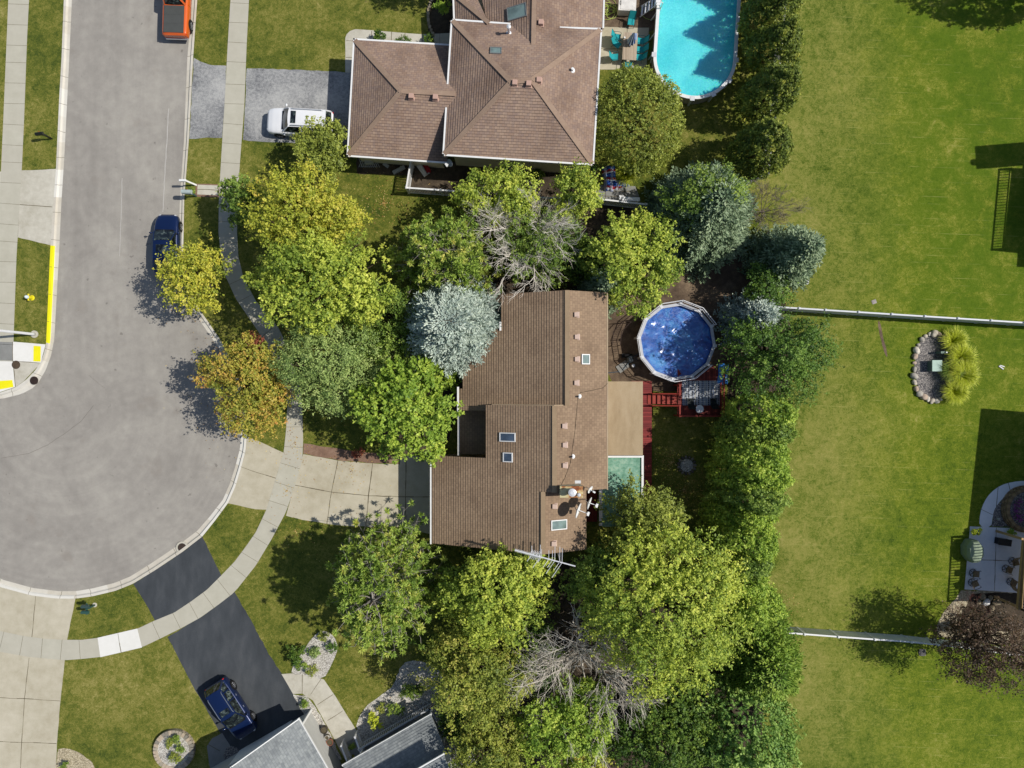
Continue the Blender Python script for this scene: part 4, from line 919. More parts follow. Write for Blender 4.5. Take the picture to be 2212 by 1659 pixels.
SUV = [(-.5, .72, .92, .45), (-.49, .88, 1.02, .38), (-.46, .95, 1.08, .3), (-.40, .98, 1.10, .28), (-.2, 1, 1.10, .28), (0, 1.0, 1.09, .28), (.2, .99, 1.08, .28), (.3, .98, 1.06, .28), (.40, .95, 1.0, .28), (.46, .88, .92, .32), (.49, .76, .80, .38), (.5, .6, .68, .45)]
blue = paint(C(18, 38, 82)); white = paint(C(245, 246, 248), .3, 0.0); orange = paint(C(214, 96, 34, 1.1), .3, .0)
make_car('parked_car', 'dark blue sedan parked at the kerb, half under the yellow street tree', 'car', G(367.5, 533, -.12), R(89), 4.72, 1.86, SED, (-.40, -.27, .04, .215, 1.44, .97), blue, {'sunroof': (-.13, -.02, .78), 'mirror': blue})
make_car('parked_car', 'white family SUV parked on the grey driveway beside a round tree', 'car', G(655, 273, .01), R(180-3.4), 5.0, 1.98, SUV, (-.475, -.43, .11, .225, 1.82, 1.12), white, {'sunroof': (-.0, .075, .9), 'rails': plain(C(200, 202, 206), .4, .4, .05), 'pillars': (.12, .38, .68), 'wr': .37, 'hmat': M['chrome'], 'wheels': (-.29, .32)})
make_car('parked_car', 'shiny blue hatchback wagon parked on the black driveway at the bottom', 'car', G(508, 1522.5, .01), R(-57.1), 4.65, 1.86, SUV if 0 else [(a, b_, c_-.08, d-.04) for a, b_, c_, d in SUV], (-.475, -.40, .05, .225, 1.62, 1.05), blue, {'sunroof': (-.09, .0, .8), 'rails': plain(C(140, 150, 165), .35, .6, .05), 'pillars': (.2, .55), 'wr': .34, 'wheels': (-.30, .30), 'hmat': M['chrome']})
# pickup
PK = [(-.5, .90, .92, .5), (-.495, .97, 1.12, .48), (-.45, .98, 1.14, .42), (-.2, 1, 1.14, .38), (0, 1, 1.13, .38), (.25, 1, 1.12, .38), (.4, .96, 1.05, .38), (.48, .9, .9, .42), (.5, .7, .75, .5)]
tk = make_car('pickup_truck', 'orange pickup truck with a dark bed cover, cut off by the top edge', 'pickup', G(391.5, 12, -.12), R(88), 5.4, 1.9, PK, (-.085, -.055, .14, .26, 1.72, 1.14), orange, {'wheels': (-.31, .32), 'wr': .38, 'handles': (.02,), 'seams': (.2, .07, -.075), 'hmat': M['chrome'], 'mirror': M['chrome']})
b = MB(); b.box((-.29*5.4, -0.0, 1.185), (2.02, 1.5, .035))
for k in (-.33, .33): b.box((-.29*5.4+k, 0, 1.205), (.03, 1.48, .012))
b.build('bed_cover', plain(C(78, 80, 78), .85, 0, .08), tk, bevel=.01)
b = MB(); b.box((-2.74, 0, .55), (.12, 1.7, .14)); b.build('rear_bumper', M['chrome'], tk, bevel=.03)
b = MB(); b.box((-2.70, 0, .88), (.05, 1.44, .4)); b.build('tailgate', orange, tk, bevel=.015)
def text_mesh(name, s, size, mat, parent, loc, rot, ext=.006):
    cu = bpy.data.curves.new('t', 'FONT'); cu.body = s; cu.size = size; cu.extrude = ext; cu.align_x = 'CENTER'; cu.align_y = 'CENTER'; cu.space_character = 1.25
    o = bpy.data.objects.new('t', cu); col.objects.link(o); me = bpy.data.meshes.new_from_object(o.evaluated_get(bpy.context.evaluated_depsgraph_get())); bpy.data.objects.remove(o)
    me.materials.clear(); me.materials.append(mat); q = bpy.data.objects.new(name, me); col.objects.link(q); q.parent = parent; q.location = loc; q.rotation_euler = rot; return q
bpy.context.view_layer.update()
text_mesh('tailgate_lettering', 'CHEVROLET', .17, M['chrome'], tk, (-2.735, 0, .86), (R(90), 0, R(-90)))
# ---------------------------------------------------------------- fences
def fence(name, label, pts, h, picket=.12, solid=False, mat=None, panel=2.4, group=None, z=0):
    mat = mat or M['white']; P = [Vector(G(*p)) for p in pts]; t = thing(name, label, 'fence', P[0], group=group); o = Vector(P[0])
    for a_, b_ in zip(P[:-1], P[1:]):
        L = (b_-a_).length; k = max(1, round(L/panel)); d = (b_-a_)/L; ang = math.atan2(d.y, d.x)
        for i in range(k+1):
            if i == k and b_ != P[-1]: continue
            q = a_+(b_-a_)*i/k-o; pb = MB(); pb.box((q.x, q.y, h/2+.04), (.13, .13, h+.08), rz=ang); pb.box((q.x, q.y, h+.1), (.18, .18, .05), rz=ang, taper=.5); pb.build('post', mat, t)
        for i in range(k):
            p, q = a_+(b_-a_)*i/k-o, a_+(b_-a_)*(i+1)/k-o; g_ = MB(); n_ = Vector((-d.y, d.x, 0))
            g_.bar((p.x, p.y, h), (q.x, q.y, h), .11, .06); g_.bar((p.x, p.y, .12), (q.x, q.y, .12), .05, .12)
            if solid: g_.bar((p.x, p.y, h/2), (q.x, q.y, h/2), .03, h-.2)
            m_ = int((q-p).length/(picket if not solid else .18))
            for j in range(1, m_):
                u = p.lerp(q, j/m_); g_.box((u.x, u.y, h/2+.03), (.06 if not solid else .012, .06 if not solid else .04, h-.2), rz=ang+(0 if solid else R(45)))
            g_.build('picket_panel' if not solid else 'board_panel', mat, t)
    return t
fence('fence', 'white solid vinyl fence crossing the right lawn above the rock island', [(1650, 668), (1760, 675), (2175, 701.4), (2420, 716)], 1.8, solid=True, mat=plain(C(214, 216, 222), .5, 0, .04))
fence('fence', 'white picket fence crossing the lower right lawn towards the dark red tree', [(1650, 1350), (1792, 1361), (1946, 1372), (2056, 1384), (2150, 1397), (2320, 1412)], 1.42)
fence('fence', 'white picket fence around the side yard of the rosy brown house', [(893, 362), (884, 417), (1030, 427), (1150, 437), (1290, 441), (1388, 452)], 1.46)
fence('fence', 'white picket fence running behind the row of round dark evergreens', [(1530, 440), (1590, 410), (1645, 386), (1662, 250), (1672, 130), (1690, -60)], 1.4)
# ---------------------------------------------------------------- street furniture
t = thing('street_lamp', 'tall grey street lamp on a round concrete foot at the left edge', 'street lamp', G(75, 722))
b = MB(); b.cyl((0, 0, 0), .28, .08, 24); b.build('base', M['conc'], t)
b = MB(); b.lathe((0, 0, .08), [(.13, 0), (.13, .25), (.10, .3), (.075, 8.2)], 16); b.build('pole', M['white_metal'], t, smooth=True)
b = MB(); b.tube([(0, 0, 8.1), (.5, -.2, 8.5), (1.6, -.6, 8.7)], .04, 8); b.box((1.8, -.68, 8.68), (.6, .25, .12), rz=-.37); b.build('lamp_arm', M['white_metal'], t)
t = thing('fire_hydrant', 'yellow fire hydrant with a pale blue cap on the corner grass', 'fire hydrant', G(69.5, 643.5))
yl = plain(C(236, 220, 40), .45, 0, .08); b = MB()
b.lathe((0, 0, 0), [(.2, 0), (.2, .04), (.13, .06), (.12, .5), (.15, .52), (.15, .56)], 16); b.build('barrel', yl, t)
b = MB(); b.lathe((0, 0, .56), [(.14, 0), (.13, .12), (.08, .2), (.03, .23), (.03, .28)], 16); b.build('bonnet', plain(C(214, 226, 236), .4, 0, .05), t)
for ax_, r_ in (((0, 1, 0), .055), ((0, -1, 0), .055), ((-1, 0, 0), .08)):
    b = MB(); b.lathe((0, 0, .42), [(r_, .05), (r_, .2), (r_+.02, .2), (r_+.02, .25)], 12, axis=ax_); b.build('outlet', yl, t)
def mailbox(label, x, y, mats, post_h=1.05, L=.5, rz=0, name='mailbox', big=False, zb=0):
    t = thing(name, label, 'mailbox', G(x, y, zb), R(rz)); b = MB(); b.box((0, 0, post_h/2), (.11, .11, post_h)); b.bar((.0, 0, post_h-.35), (-.3, 0, post_h-.02), .07); b.build('post', mats[1], t)
    b = MB(); n_ = 8; vs = []; r_ = .11 if not big else .16
    for X in (-L+.1, .1+.1*big):
        vs += [(X, -r_, post_h), (X, r_, post_h)]+[(X, r_*math.cos(math.pi*i/n_), post_h+r_+r_*math.sin(math.pi*i/n_)) for i in range(n_+1)]
    k = n_+3; b.add(vs, [tuple(range(k)), tuple(range(2*k-1, k-1, -1))]+[(i, k+i, k+(i+1) % k, (i+1) % k) for i in range(k)]); b.build('box', mats[0], t)
    b = MB(); b.box((-.12, r_+.015, post_h+.2), (.03, .02, .18)); b.build('flag', M['lampr'], t); return t
bk = plain(C(30, 33, 32), .4, 0, .1); gn = plain(C(52, 86, 80), .45, 0, .1)
mailbox('black mailbox on a black post on the top left grass strip', 112, 300, (bk, bk), 1.1, .55, 8)
t = mailbox('green mailbox with a pale grey rounded top, beside the stepping slab', 424, 424, (plain(C(176, 190, 188), .45, 0, .06), gn), 1.1, .62, -2, big=True)
t = thing('mailbox', 'narrow white mailbox on a slanting white post, nearest the top of its pair', 'mailbox', G(424, 400)); b = MB()
b.bar((0, 0, 0), (-.28, .02, 1.05), .12, .09); b.build('post', M['white'], t); b = MB(); b.box((-.5, .03, 1.14), (.52, .17, .2)); b.build('box', M['white'], t, bevel=.03)
t = thing('mailbox', 'pair of dark green mailboxes on one post by the lower road curve', 'mailbox', G(205, 1306.5)); b = MB(); b.cyl((0, 0, 0), .17, .05, 18); b.build('base', M['conc'], t)
b = MB(); b.box((0, 0, .55), (.12, .12, 1.1)); b.bar((-.02, -.42, 1.0), (-.02, .42, 1.0), .09); b.build('post', gn, t)
for i, yy in enumerate((.22, -.2)):
    b = MB(); n_ = 8; vs = []; r_ = .12
    for X in (-.32, .22): vs += [(X, yy-r_, 1.05), (X, yy+r_, 1.05)]+[(X, yy+r_*math.cos(math.pi*k/n_), 1.05+r_+r_*math.sin(math.pi*k/n_)) for k in range(n_+1)]
    k = n_+3; b.add(vs, [tuple(range(k)), tuple(range(2*k-1, k-1, -1))]+[(j, k+j, k+(j+1) % k, (j+1) % k) for j in range(k)]); b.build('box', gn if i else plain(C(60, 80, 78), .4, 0, .1), t)
def simple(name, label, cat, parts, loc=(0, 0, 0), rz=0, group=None):
    t = thing(name, label, cat, loc, rz, group)
    for nm, mb, mt in parts: mb.build(nm, mt, t)
    return t
b = MB(); b.cyl((0, 0, 0), .16, .75, 16); c = MB(); c.lathe((0, 0, .75), [(.17, 0), (.17, .08), (.1, .14)], 16); simple('bollard', 'short grey service post with a pale cap beside the blue-green spruce', 'post', [('post', b, plain(C(150, 150, 142), .6)), ('cap', c, M['white_metal'])], G(1733, 613))
b = MB(); b.box((0, 0, .01), (.34, .3, .05)); b.box((0, .0, .04), (.2, .16, .03)); simple('valve_lid', 'small grey square lid flat in the upper right lawn', 'lid', [('lid', b, plain(C(170, 162, 156), .8))], G(1888, 652), R(20))
b = MB(); b.box((0, 0, .04), (.42, .07, .06)); b.box((0, .14, .04), (.34, .06, .05), rz=.3); simple('sprinkler', 'small white sprinkler lying on the lawn right of the rock island', 'sprinkler', [('bar', b, M['white'])], G(2162, 794), R(-35))
b = MB(); b.cyl((0, 0, 0), .3, .03, 20); c = MB()
for i in range(-2, 3): c.box((i*.1, 0, .045), (.035, .5, .03)); c.box((0, i*.1, .045), (.5, .025, .025))
simple('drain_grate', 'round dark drain grate in the grass below the lower picket fence', 'drain', [('frame', b, M['trim']), ('grate', c, plain(C(120, 118, 116), .5, .3))], G(1992, 1409))
# rock island things
bed('rock_island_gravel', [(1985, 740), (2000, 722), (2030, 720), (2055, 735), (2066, 790), (2050, 850), (2022, 866), (1990, 856), (1976, 820), (1975, 775)], M['gravel_g'], .02)
def boulder(label, x, y, r_, c=(190, 182, 166), group=None, seed=0, h=.6):
    rn = random.Random(seed); b = MB(); n_, k_ = 12, 8; vs = []
    ph0 = rn.random()*6
    for j in range(k_+1):
        a_ = math.pi*j/k_
        for i in range(n_):
            th = 2*math.pi*i/n_; q = 1+.18*math.sin(2*th+ph0+j)+rn.uniform(-.07, .07); vs.append((r_*q*math.sin(a_)*math.cos(th), r_*q*.8*math.sin(a_)*math.sin(th), r_*h*(-math.cos(a_))+r_*h*.7))
    b.add(vs, [(j*n_+i, j*n_+(i+1) % n_, (j+1)*n_+(i+1) % n_, (j+1)*n_+i) for j in range(k_) for i in range(n_)]); o = b.build('stone', plain(C(*c), .85, 0, .2, 6), None, loc=G(x, y, 0), rz=rn.random()*3, smooth=True); return tag(o, label, 'stone', group)
rim_pts = [(1983, 745), (1990, 733), (1998, 726), (2007, 722), (2016, 721), (2026, 722), (2036, 726), (1978, 757), (1975, 770), (1974, 784), (1974, 798), (1973, 812), (1974, 826), (1978, 840), (1984, 850), (1994, 857), (2003, 862), (2012, 866), (2022, 866), (2031, 862), (2040, 855), (2047, 846)]
for i, (x, y) in enumerate(rim_pts): boulder('pale stone in the rim of the rock island with tall grasses', x, y, random.uniform(.12, .32), random.choice([(200, 190, 172), (176, 170, 158), (214, 206, 190), (190, 170, 150)]), 'stones around the rock island', i)
b = MB(); b.box((0, 0, .3), (.62, .78, .6), taper=.96); c = MB(); c.box((.05, 0, .63), (.74, .84, .07)); c.box((-.3, 0, .58), (.05, .84, .16)); simple('utility_box', 'green metal utility box with a sloped lid among the island grasses', 'utility box', [('cabinet', b, plain(C(96, 120, 112), .5, .1)), ('lid', c, plain(C(128, 152, 142), .45, .1))], G(2012, 790.5))
b = MB(); b.box((0, 0, .35), (.36, .16, .7)); c = MB(); c.cyl((.2, 0, .0), .06, .8, 10); simple('cable_pedestal', 'small green cable pedestal with a white post, north of the utility box', 'utility box', [('cabinet', b, plain(C(100, 124, 112), .5)), ('post', c, M['white'])], G(2026, 762))
# round stone planter bottom left
t = thing('planter', 'round stone-block planter with four low plants in pale gravel on the bottom left lawn', 'planter', G(379, 1617)); blk = MB(); rnd = random.Random(5)
for k in range(34):
    th = 2*math.pi*k/34; 
    for lv in range(2): th2 = th+lv*.09; blk.box((1.37*math.cos(th2), 1.37*math.sin(th2), .09+lv*.17), (.34, .235*rnd.uniform(.94, 1), .16), rz=th2, m=rnd.randrange(3))
blk.build('block_ring', [plain(C(168, 158, 140), .9, 0, .15, 6), plain(C(186, 170, 148), .9, 0, .15, 6), plain(C(140, 134, 122), .9, 0, .15, 6)], t)
b = MB(); b.cyl((0, 0, 0), 1.25, .3, 32); b.build('gravel', M['gravel_w'], t)
# fire ring
t = thing('fire_pit', 'round stone-ringed fire pit filled with pale rubble on the shaded lawn', 'fire pit', G(1483, 1005)); b = MB()
for k in range(15):
    th = 2*math.pi*k/15; b.ell((.62*math.cos(th), .62*math.sin(th), .08), (.15, .12, .12), 8, 5, m=k % 2, rz=th)
b.build('stone_ring', [plain(C(128, 122, 112), .9, 0, .2), plain(C(100, 94, 86), .9, 0, .2)], t, smooth=True)
b = MB(); b.cyl((0, 0, .0), .5, .05, 24); b.build('rubble', M['gravel_w'], t)
# AC, dishes, antenna
b = MB(); b.box((0, 0, .4), (.78, .78, .8)); c = MB(); c.cyl((0, 0, .8), .3, .03, 24); f_ = MB(); [f_.tube([(r_*math.cos(q*.3), r_*math.sin(q*.3), .84) for q in range(22)], .008, 4) for r_ in (.1, .17, .24, .3)]; c.box((0, 0, .84), (.2, .05, .02)); c.box((0, 0, .845), (.05, .2, .02))
simple('air_conditioner', 'grey air conditioner unit with a round fan beside the house wall', 'air conditioner', [('cabinet', b, plain(C(178, 178, 170), .5)), ('fan', c, M['trim']), ('guard', f_, M['chrome'])], G(1095, 377))
def dish(label, px, py, z, r_, az, el, feed=.5, mast=.8, mat=None, lnb=True):
    p = A(px, py, z); t = thing('satellite_dish', label, 'satellite dish', (p[0], p[1], z-mast), R(az), None)
    n_ = Vector((math.cos(R(el)), 0, math.sin(R(el)))); b = MB(); b.lathe((0, 0, mast), [(.001, 0), (r_*.5, .03), (r_*.85, .085), (r_, .13), (r_*1.0, .11), (r_*.8, .06), (.001, -.02)], 24, axis=n_, cap=False); b.build('reflector', mat or M['white'], t, smooth=True)
    b = MB(); b.tube([(0, 0, 0), (-.05, 0, mast*.6), (0, 0, mast)], .03, 6); b.build('mast', M['white_metal'], t)
    e = Vector((0, 0, mast-r_*.55))+n_*feed; b = MB(); b.bar((0, 0, mast-r_*.6), e, .045, .045); b.bar(e, e+Vector((-.0, 0, .12)), .1, .1); b.box(e+Vector((.05, 0, .05)), (.14, .26 if lnb else .1, .12)); b.build('feed_arm', M['white'], t); return t
dish('small grey satellite dish on the corner of the rosy brown house', 974, 351, 2.9, .28, 215, 35, .4, .5, plain(C(150, 158, 162), .5))
dish('largest white satellite dish, lowest of the three by the chimney, seen edge-on', 1246, 1102, 6.9, .52, -18, 16, .78, 1.45)
dish('middle white satellite dish of the three by the chimney', 1270, 1086, 6.7, .42, -18, 14, .6, 1.5)
dish('smallest white satellite dish of the three, nearest the chimney corner', 1272, 1056, 6.6, .27, -30, 25, .4, .95, None, False)
t = thing('tv_antenna', 'long silver rooftop television antenna with many thin elements', 'antenna', A(1218, 1212, 6.3)); o = Vector(t.location)
bp, bq = Vector(A(1112, 1188, 8.3)), Vector(A(1243, 1223, 8.3)); bm_ = MB(); bm_.bar(bp-o, bq-o, .07); bm_.build('boom', M['white_metal'], t)
mk_ = bp.lerp(bq, .75); b = MB(); b.tube([(mk_-o)-Vector((0, 0, 4.4)), mk_-o+Vector((0, 0, .1))], .03, 6); b.build('mast', M['white_metal'], t)
b = MB(); d = (bq-bp).normalized(); nr = Vector((-d.y, d.x, 0)); L = (bq-bp).length
for i in range(22): c_ = bp+d*(.05+i*.075); b.bar(c_-nr*.1-o, c_+nr*.1-o, .026)
for i in range(12):
    c_ = bp+d*(L*.26+i*.055); ln = .22+.1*(i % 2); b.bar(c_-nr*ln-Vector((0, 0, .15))-o, c_-o, .026); b.bar(c_+nr*ln-o, c_-o, .026)
for i, (u, l1, l2) in enumerate(((.28, .55, .5), (.42, .75, .8), (.44, .5, .4), (.56, .55, .6), (.62, .6, .55), (.66, .9, .95), (.74, .95, .6), (.78, .9, 1.1))):
    c_ = bp+d*L*u; s_ = -.5; b.bar(c_+nr*l1+d*s_*l1*.5-o, c_-o, .03); b.bar(c_-nr*l2+d*s_*l2*.7-o, c_-o, .03)
b.build('element', M['white_metal'], t)
# ---------------------------------------------------------------- north patio furniture
tq = C(36, 160, 166)
def make_chair(name, cat, label, fab, frm, loc, rz, group=None, back=.5, swivel=False):
    t = thing(name, label, cat, loc, rz, group)       # faces +x
    b = MB(); rows = [[(-.22+.46*i/4, y_, .42-.03*math.sin(math.pi*i/4)) for y_ in (-.24, 0, .24)] for i in range(5)]; b.grid(rows); rows = [[(-.22+.46*i/4, y_, .40-.03*math.sin(math.pi*i/4)) for y_ in (.24, 0, -.24)] for i in range(5)]; b.grid(rows); b.build('seat', fab, t)
    b = MB(); b.grid([[(-.22-.30*i/4, y_, .42+back*1.0*i/4) for y_ in (-.24, 0, .24)] for i in range(5)]); b.grid([[(-.235-.30*i/4, y_, .42+back*i/4) for y_ in (.24, 0, -.24)] for i in range(5)]); b.build('backrest', fab, t)
    for s_ in (1, -1):
        b = MB(); b.tube([(-.2, .25*s_, .42), (-.52, .25*s_, .42+back)], .014, 5); b.tube([(-.4, .27*s_, .62), (-.1, .29*s_, .66), (.2, .29*s_, .64), (.26, .27*s_, .42)], .018, 5); b.build('armrest', frm, t)
        if not swivel:
            for x0, x1 in ((.24, .27), (-.25, -.32)): b = MB(); b.tube([(x0, .25*s_, .42), (x1, .26*s_, 0)], .015, 5); b.build('leg', frm, t)
    if swivel:
        b = MB(); b.cyl((0, 0, .05), .03, .35, 8); b.tube([(.28*math.cos(k*.33), .28*math.sin(k*.33), .03) for k in range(20)], .02, 5)
        for k in range(5): b.bar((0, 0, .06), (.28*math.cos(k*1.257), .28*math.sin(k*1.257), .03), .03, .02)
        b.build('swivel_base', frm, t)
    return t
fr_ = plain(C(24, 78, 84), .4, .3); fab = plain(tq, .8, 0, .12, 8)
cp = make_chair('patio_chair', 'chair', 'turquoise sling chair alone at the north head of the wooden patio table', fab, fr_, A(1364, 46, .5), R(-97), 'turquoise chairs around the patio table', .62)
for lab, px, py, rz in (('turquoise chair on the house side of the patio table, northernmost of three', 1334, 79, -8), ('turquoise chair on the house side of the patio table, middle of three', 1334, 95, -38), ('turquoise chair on the house side of the patio table, southernmost of three', 1329, 122, 4),
        ('turquoise chair on the pool side of the patio table, northernmost of three', 1384, 87, 172), ('turquoise chair on the pool side of the patio table, middle of three', 1383, 106, 176), ('turquoise chair on the pool side of the patio table, southernmost of three', 1380, 122, 168), ('turquoise chair at the south end of the patio table, half under the olive tree', 1358, 139, 88)):
    c = copy_tree(cp); c.location = A(px, py, .5)[:2]+(0.014,); c.rotation_euler = (0, 0, R(rz)); c['label'] = lab
cp.location = A(1364, 46, .5)[:2]+(0.014,)
wood_t = board_mat('grey table boards', C(168, 150, 128), C(190, 172, 150), 0, .12, (90, 78, 66))
tp_ = A(1361, 100, .75); tb = thing('patio_table', 'long grey-brown wooden table on the north patio', 'table', (tp_[0], tp_[1], .014), R(-4)); b = MB(); b.box((0, 0, .73), (1.06, 2.06, .04)); b.build('tabletop', wood_t, tb)
for x in (-.45, .45):
    for y in (-.9, .9): b = MB(); b.box((x, y, .355), (.07, .07, .71)); b.build('leg', plain(C(90, 78, 66), .7), tb)
t = thing('parasol', 'folded blue striped parasol standing in the patio table', 'parasol', (tp_[0]+.05, tp_[1]+.25, .014)); b = MB(); b.cyl((0, 0, 0), .025, 2.2, 8); b.build('pole', plain(C(60, 64, 70), .5), t)
b = MB(); n_ = 16; vs = []
for z, r_ in ((.95, .26), (1.3, .2), (1.8, .13), (2.25, .03)):
    for i in range(n_): q = r_*(1+.35*(i % 2)); vs.append((q*math.cos(2*math.pi*i/n_), q*math.sin(2*math.pi*i/n_), z))
b.add(vs, [(j*n_+i, j*n_+(i+1) % n_, (j+1)*n_+(i+1) % n_, (j+1)*n_+i) for j in range(3) for i in range(n_)]); b.m = [i % 2 for i in range(len(b.f))]; b.build('canopy', [plain(C(62, 92, 150), .8), plain(C(186, 196, 214), .8)], t)
b = MB(); b.cyl((0, 0, 0), .07, .1, 12); tag(b.build('cup', M['white'], None, loc=(tp_[0]-.42, tp_[1]+.62, .765)), 'small white cup on the north end of the patio table', 'cup')
b = MB(); b.box((0, 0, .01), (.38, .5, .02)); tag(b.build('towel', plain(C(150, 172, 206), .9), None, loc=(tp_[0]+.33, tp_[1]+.72, .765), rz=R(-4)), 'pale blue towel folded on the patio table by the parasol', 'towel')
t = thing('grill_cart', 'large pale beige deck box with a lid at the top edge of the patio', 'deck box', A(1355, 10, .8)[:2]+(.01,), R(-3)); b = MB(); b.box((0, 0, .4), (1.25, .95, .78)); b.build('body', plain(C(188, 182, 176), .5), t, bevel=.06); b = MB(); b.box((0, .02, .83), (1.32, 1.0, .09)); b.box((0, -.1, .885), (1.0, .6, .03)); b.build('lid', plain(C(226, 222, 216), .45), t, bevel=.03); b = MB(); b.tube([(-.5, .25, .88), (-.5, .15, .95), (-.5, 0, .95), (-.5, -.1, .88)], .02, 6); b.build('handle', M['trim'], t)
hose = plain(C(186, 206, 96), .5)
def hosecoil(label, x, y, seed, n=150, r_=.42):
    rn = random.Random(seed); pts = []; 
    for i in range(n):
        th = i*.33; q = r_*(1+.55*math.sin(th*.31+seed)); pts.append((q*math.cos(th)+.25*math.sin(th*.13), q*.9*math.sin(th)+.3*math.cos(th*.17), .03+.04*(i/n)+.03*(i % 7)/7))
    b = MB(); b.tube(pts, .017, 5); return tag(b.build('garden_hose', hose, None, loc=G(x, y, .02)), label, 'hose')
hosecoil('tangled pale green garden hose on soil beside the house gutter', 1313, 22, 1); hosecoil('loose loop of pale green hose near the pool ladder', 1396, 22, 4, 46, .5)
# quilt covered furniture on the pavers
def plaid():
    t = NT('plaid tarp'); p = t.pos(); sx = t.n('SeparateXYZ'); t.set(sx.inputs[0], p)
    a1 = t.math('FRACT', t.math('MULTIPLY', t.math('ADD', sx.outputs[1], t.math('MULTIPLY', t.noise(3, 2, .5, p), .3)), 1.7)); a2 = t.math('FRACT', t.math('MULTIPLY', sx.outputs[0], 2.1))
    c = t.ramp(a1, [(0, C(34, 70, 150)), (.28, C(34, 70, 150)), (.3, C(210, 216, 226)), (.42, C(210, 216, 226)), (.44, C(150, 40, 50)), (.7, C(150, 40, 50)), (.72, C(40, 90, 170)), (1, C(40, 90, 170))])
    c.node.color_ramp.interpolation = 'CONSTANT'; c = t.mix(t.math('MULTIPLY', t.math('GREATER_THAN', a2, .6), .45), c, C(200, 206, 220)); return t.fin(c, .8)
PLD = plaid()
def draped(name, label, cat, x, y, sx, sy, h, rz, seed, mat):
    rn = random.Random(seed); n_ = 16; rows = []; ph = [rn.random()*6 for _ in range(4)]
    for i in range(n_+1):
        row = []
        for j in range(n_+1):
            u, v = i/n_*2-1, j/n_*2-1; e = max(abs(u), abs(v)); zz = h*(1 if e < .72 else max(0, 1-((e-.72)/.28)**1.3)); zz *= (.75+.25*math.sin(u*2+ph[0])*math.cos(v*1.7+ph[1])); k_ = 1+.07*math.sin(6*math.atan2(v, u)+ph[2])
            row.append((u*sx/2*k_, v*sy/2*k_, max(.02, zz)+.02*math.sin(9*u+ph[3])))
        rows.append(row)
    b = MB(); b.grid(rows); return tag(b.build(name, mat, None, loc=G(x, y, .015), rz=R(rz), smooth=True), label, cat)
draped('covered_lounger', 'long shape under a crumpled red, white and blue plaid cover on the pavers', 'tarp', 1317, 386, 1.0, 1.9, .75, 8, 1, PLD); draped('plaid_tarp', 'smaller crumpled plaid tarp lying to the right of the long covered shape', 'tarp', 1342, 397, 1.1, .6, .4, 12, 2, PLD)
b = MB(); b.box((0, 0, 1.15), (1.3, .28, .25)); b.box((-.7, .1, 1.1), (.35, .3, .2)); b.box((.6, 0, .55), (.1, .1, 1.1)); b.box((-.5, 0, .55), (.1, .1, 1.1)); simple('storage_shelf', 'white plastic shelf standing against the picket fence by the pavers', 'shelf', [('shelf', b, M['white'])], G(1357, 439), R(-3))
t = thing('garden_tractor', 'broken red and white cart lying in the fenced side yard', 'cart', G(915, 369), R(-60)); b = MB(); b.box((0, 0, .3), (1.0, .5, .08), rz=.1); b.box((.1, .0, .45), (.9, .1, .25)); b.build('tray', plain(C(206, 204, 192), .6), t); b = MB(); b.box((.0, .3, .25), (.8, .35, .3)); b.ell((-.3, .3, .2), (.2, .2, .2)); b.build('body', plain(C(160, 30, 40), .5), t)
t = thing('lattice', 'white lattice panel leaning in the shade below the garage eave', 'lattice', G(858-60, 352)); b = MB()
for i in range(9): b.bar((-.8+i*.16, -.35, .05), (-.5+i*.16, .35, .12), .04, .02); b.bar((-.5+i*.16, -.35, .05), (-.8+i*.16, .35, .12), .04, .02)
b.build('slats', plain(C(176, 176, 168), .7), t)
for lab, x, y, s_, rz in (('white broken plastic piece on the dark soil left of the picket fence', 862, 368, (1.0, .28, .2), 28), ('pale board lying among the junk below the garage eave', 834, 357, (.5, .24, .06), -35), ('grey crate in the dark corner below the garage eave', 798, 349, (.6, .5, .4), 5)):
    b = MB(); b.box((0, 0, s_[2]/2), s_); b.box((.1, .02, s_[2]+.03), (s_[0]*.5, s_[1]*.5, .05), rz=.4); tag(b.build('scrap_piece', plain(C(186, 186, 178), .7), None, loc=G(x, y, .01), rz=R(rz), bevel=.02), lab, 'scrap')
# ---------------------------------------------------------------- deck furniture by the round pool
def rug_mat():
    t = NT('striped rug'); p = t.pos(); sx = t.n('SeparateXYZ'); t.set(sx.inputs[0], p); X, Y = sx.outputs[0], sx.outputs[1]
    a1 = t.math('FRACT', t.math('MULTIPLY', X, 1.35)); cc = t.ramp(a1, [(0, C(196, 200, 204)), (.1, C(40, 52, 84)), (.22, C(170, 178, 188)), (.3, C(70, 90, 130)), (.4, C(210, 206, 190)), (.5, C(90, 104, 128)), (.62, C(200, 204, 210)), (.72, C(34, 42, 70)), (.85, C(150, 160, 175))]); cc.node.color_ramp.interpolation = 'CONSTANT'
    d = t.math('GREATER_THAN', t.math('FRACT', t.math('MULTIPLY', Y, 7.0)), .5); return t.fin(t.mix(t.math('MULTIPLY', d, .55), cc, C(206, 206, 202)), .95)
b = MB(); q0, q1 = dp(1473, 822.5), dp(1554, 875.5); b.box(((q0[0]+q1[0])/2, (q0[1]+q1[1])/2, zd+.012), (q1[0]-q0[0], q0[1]-q1[1], .012)); tag(b.build('rug', rug_mat(), None), 'blue, white and navy striped outdoor rug on the red deck', 'rug')
dkf = plain(C(26, 34, 34), .7, 0, .15)
for lab, px, py in (('black sling chair on the deck, on the pool-cover side left of the white table', 1489, 868), ('black sling chair on the deck, right of the white table under the tree edge', 1538, 867)):
    p = dp(px, py); make_chair('deck_chair', 'chair', lab, dkf, M['trim'], (p[0], p[1], zd+.02), R(92), 'black chairs on the pool deck', .55)
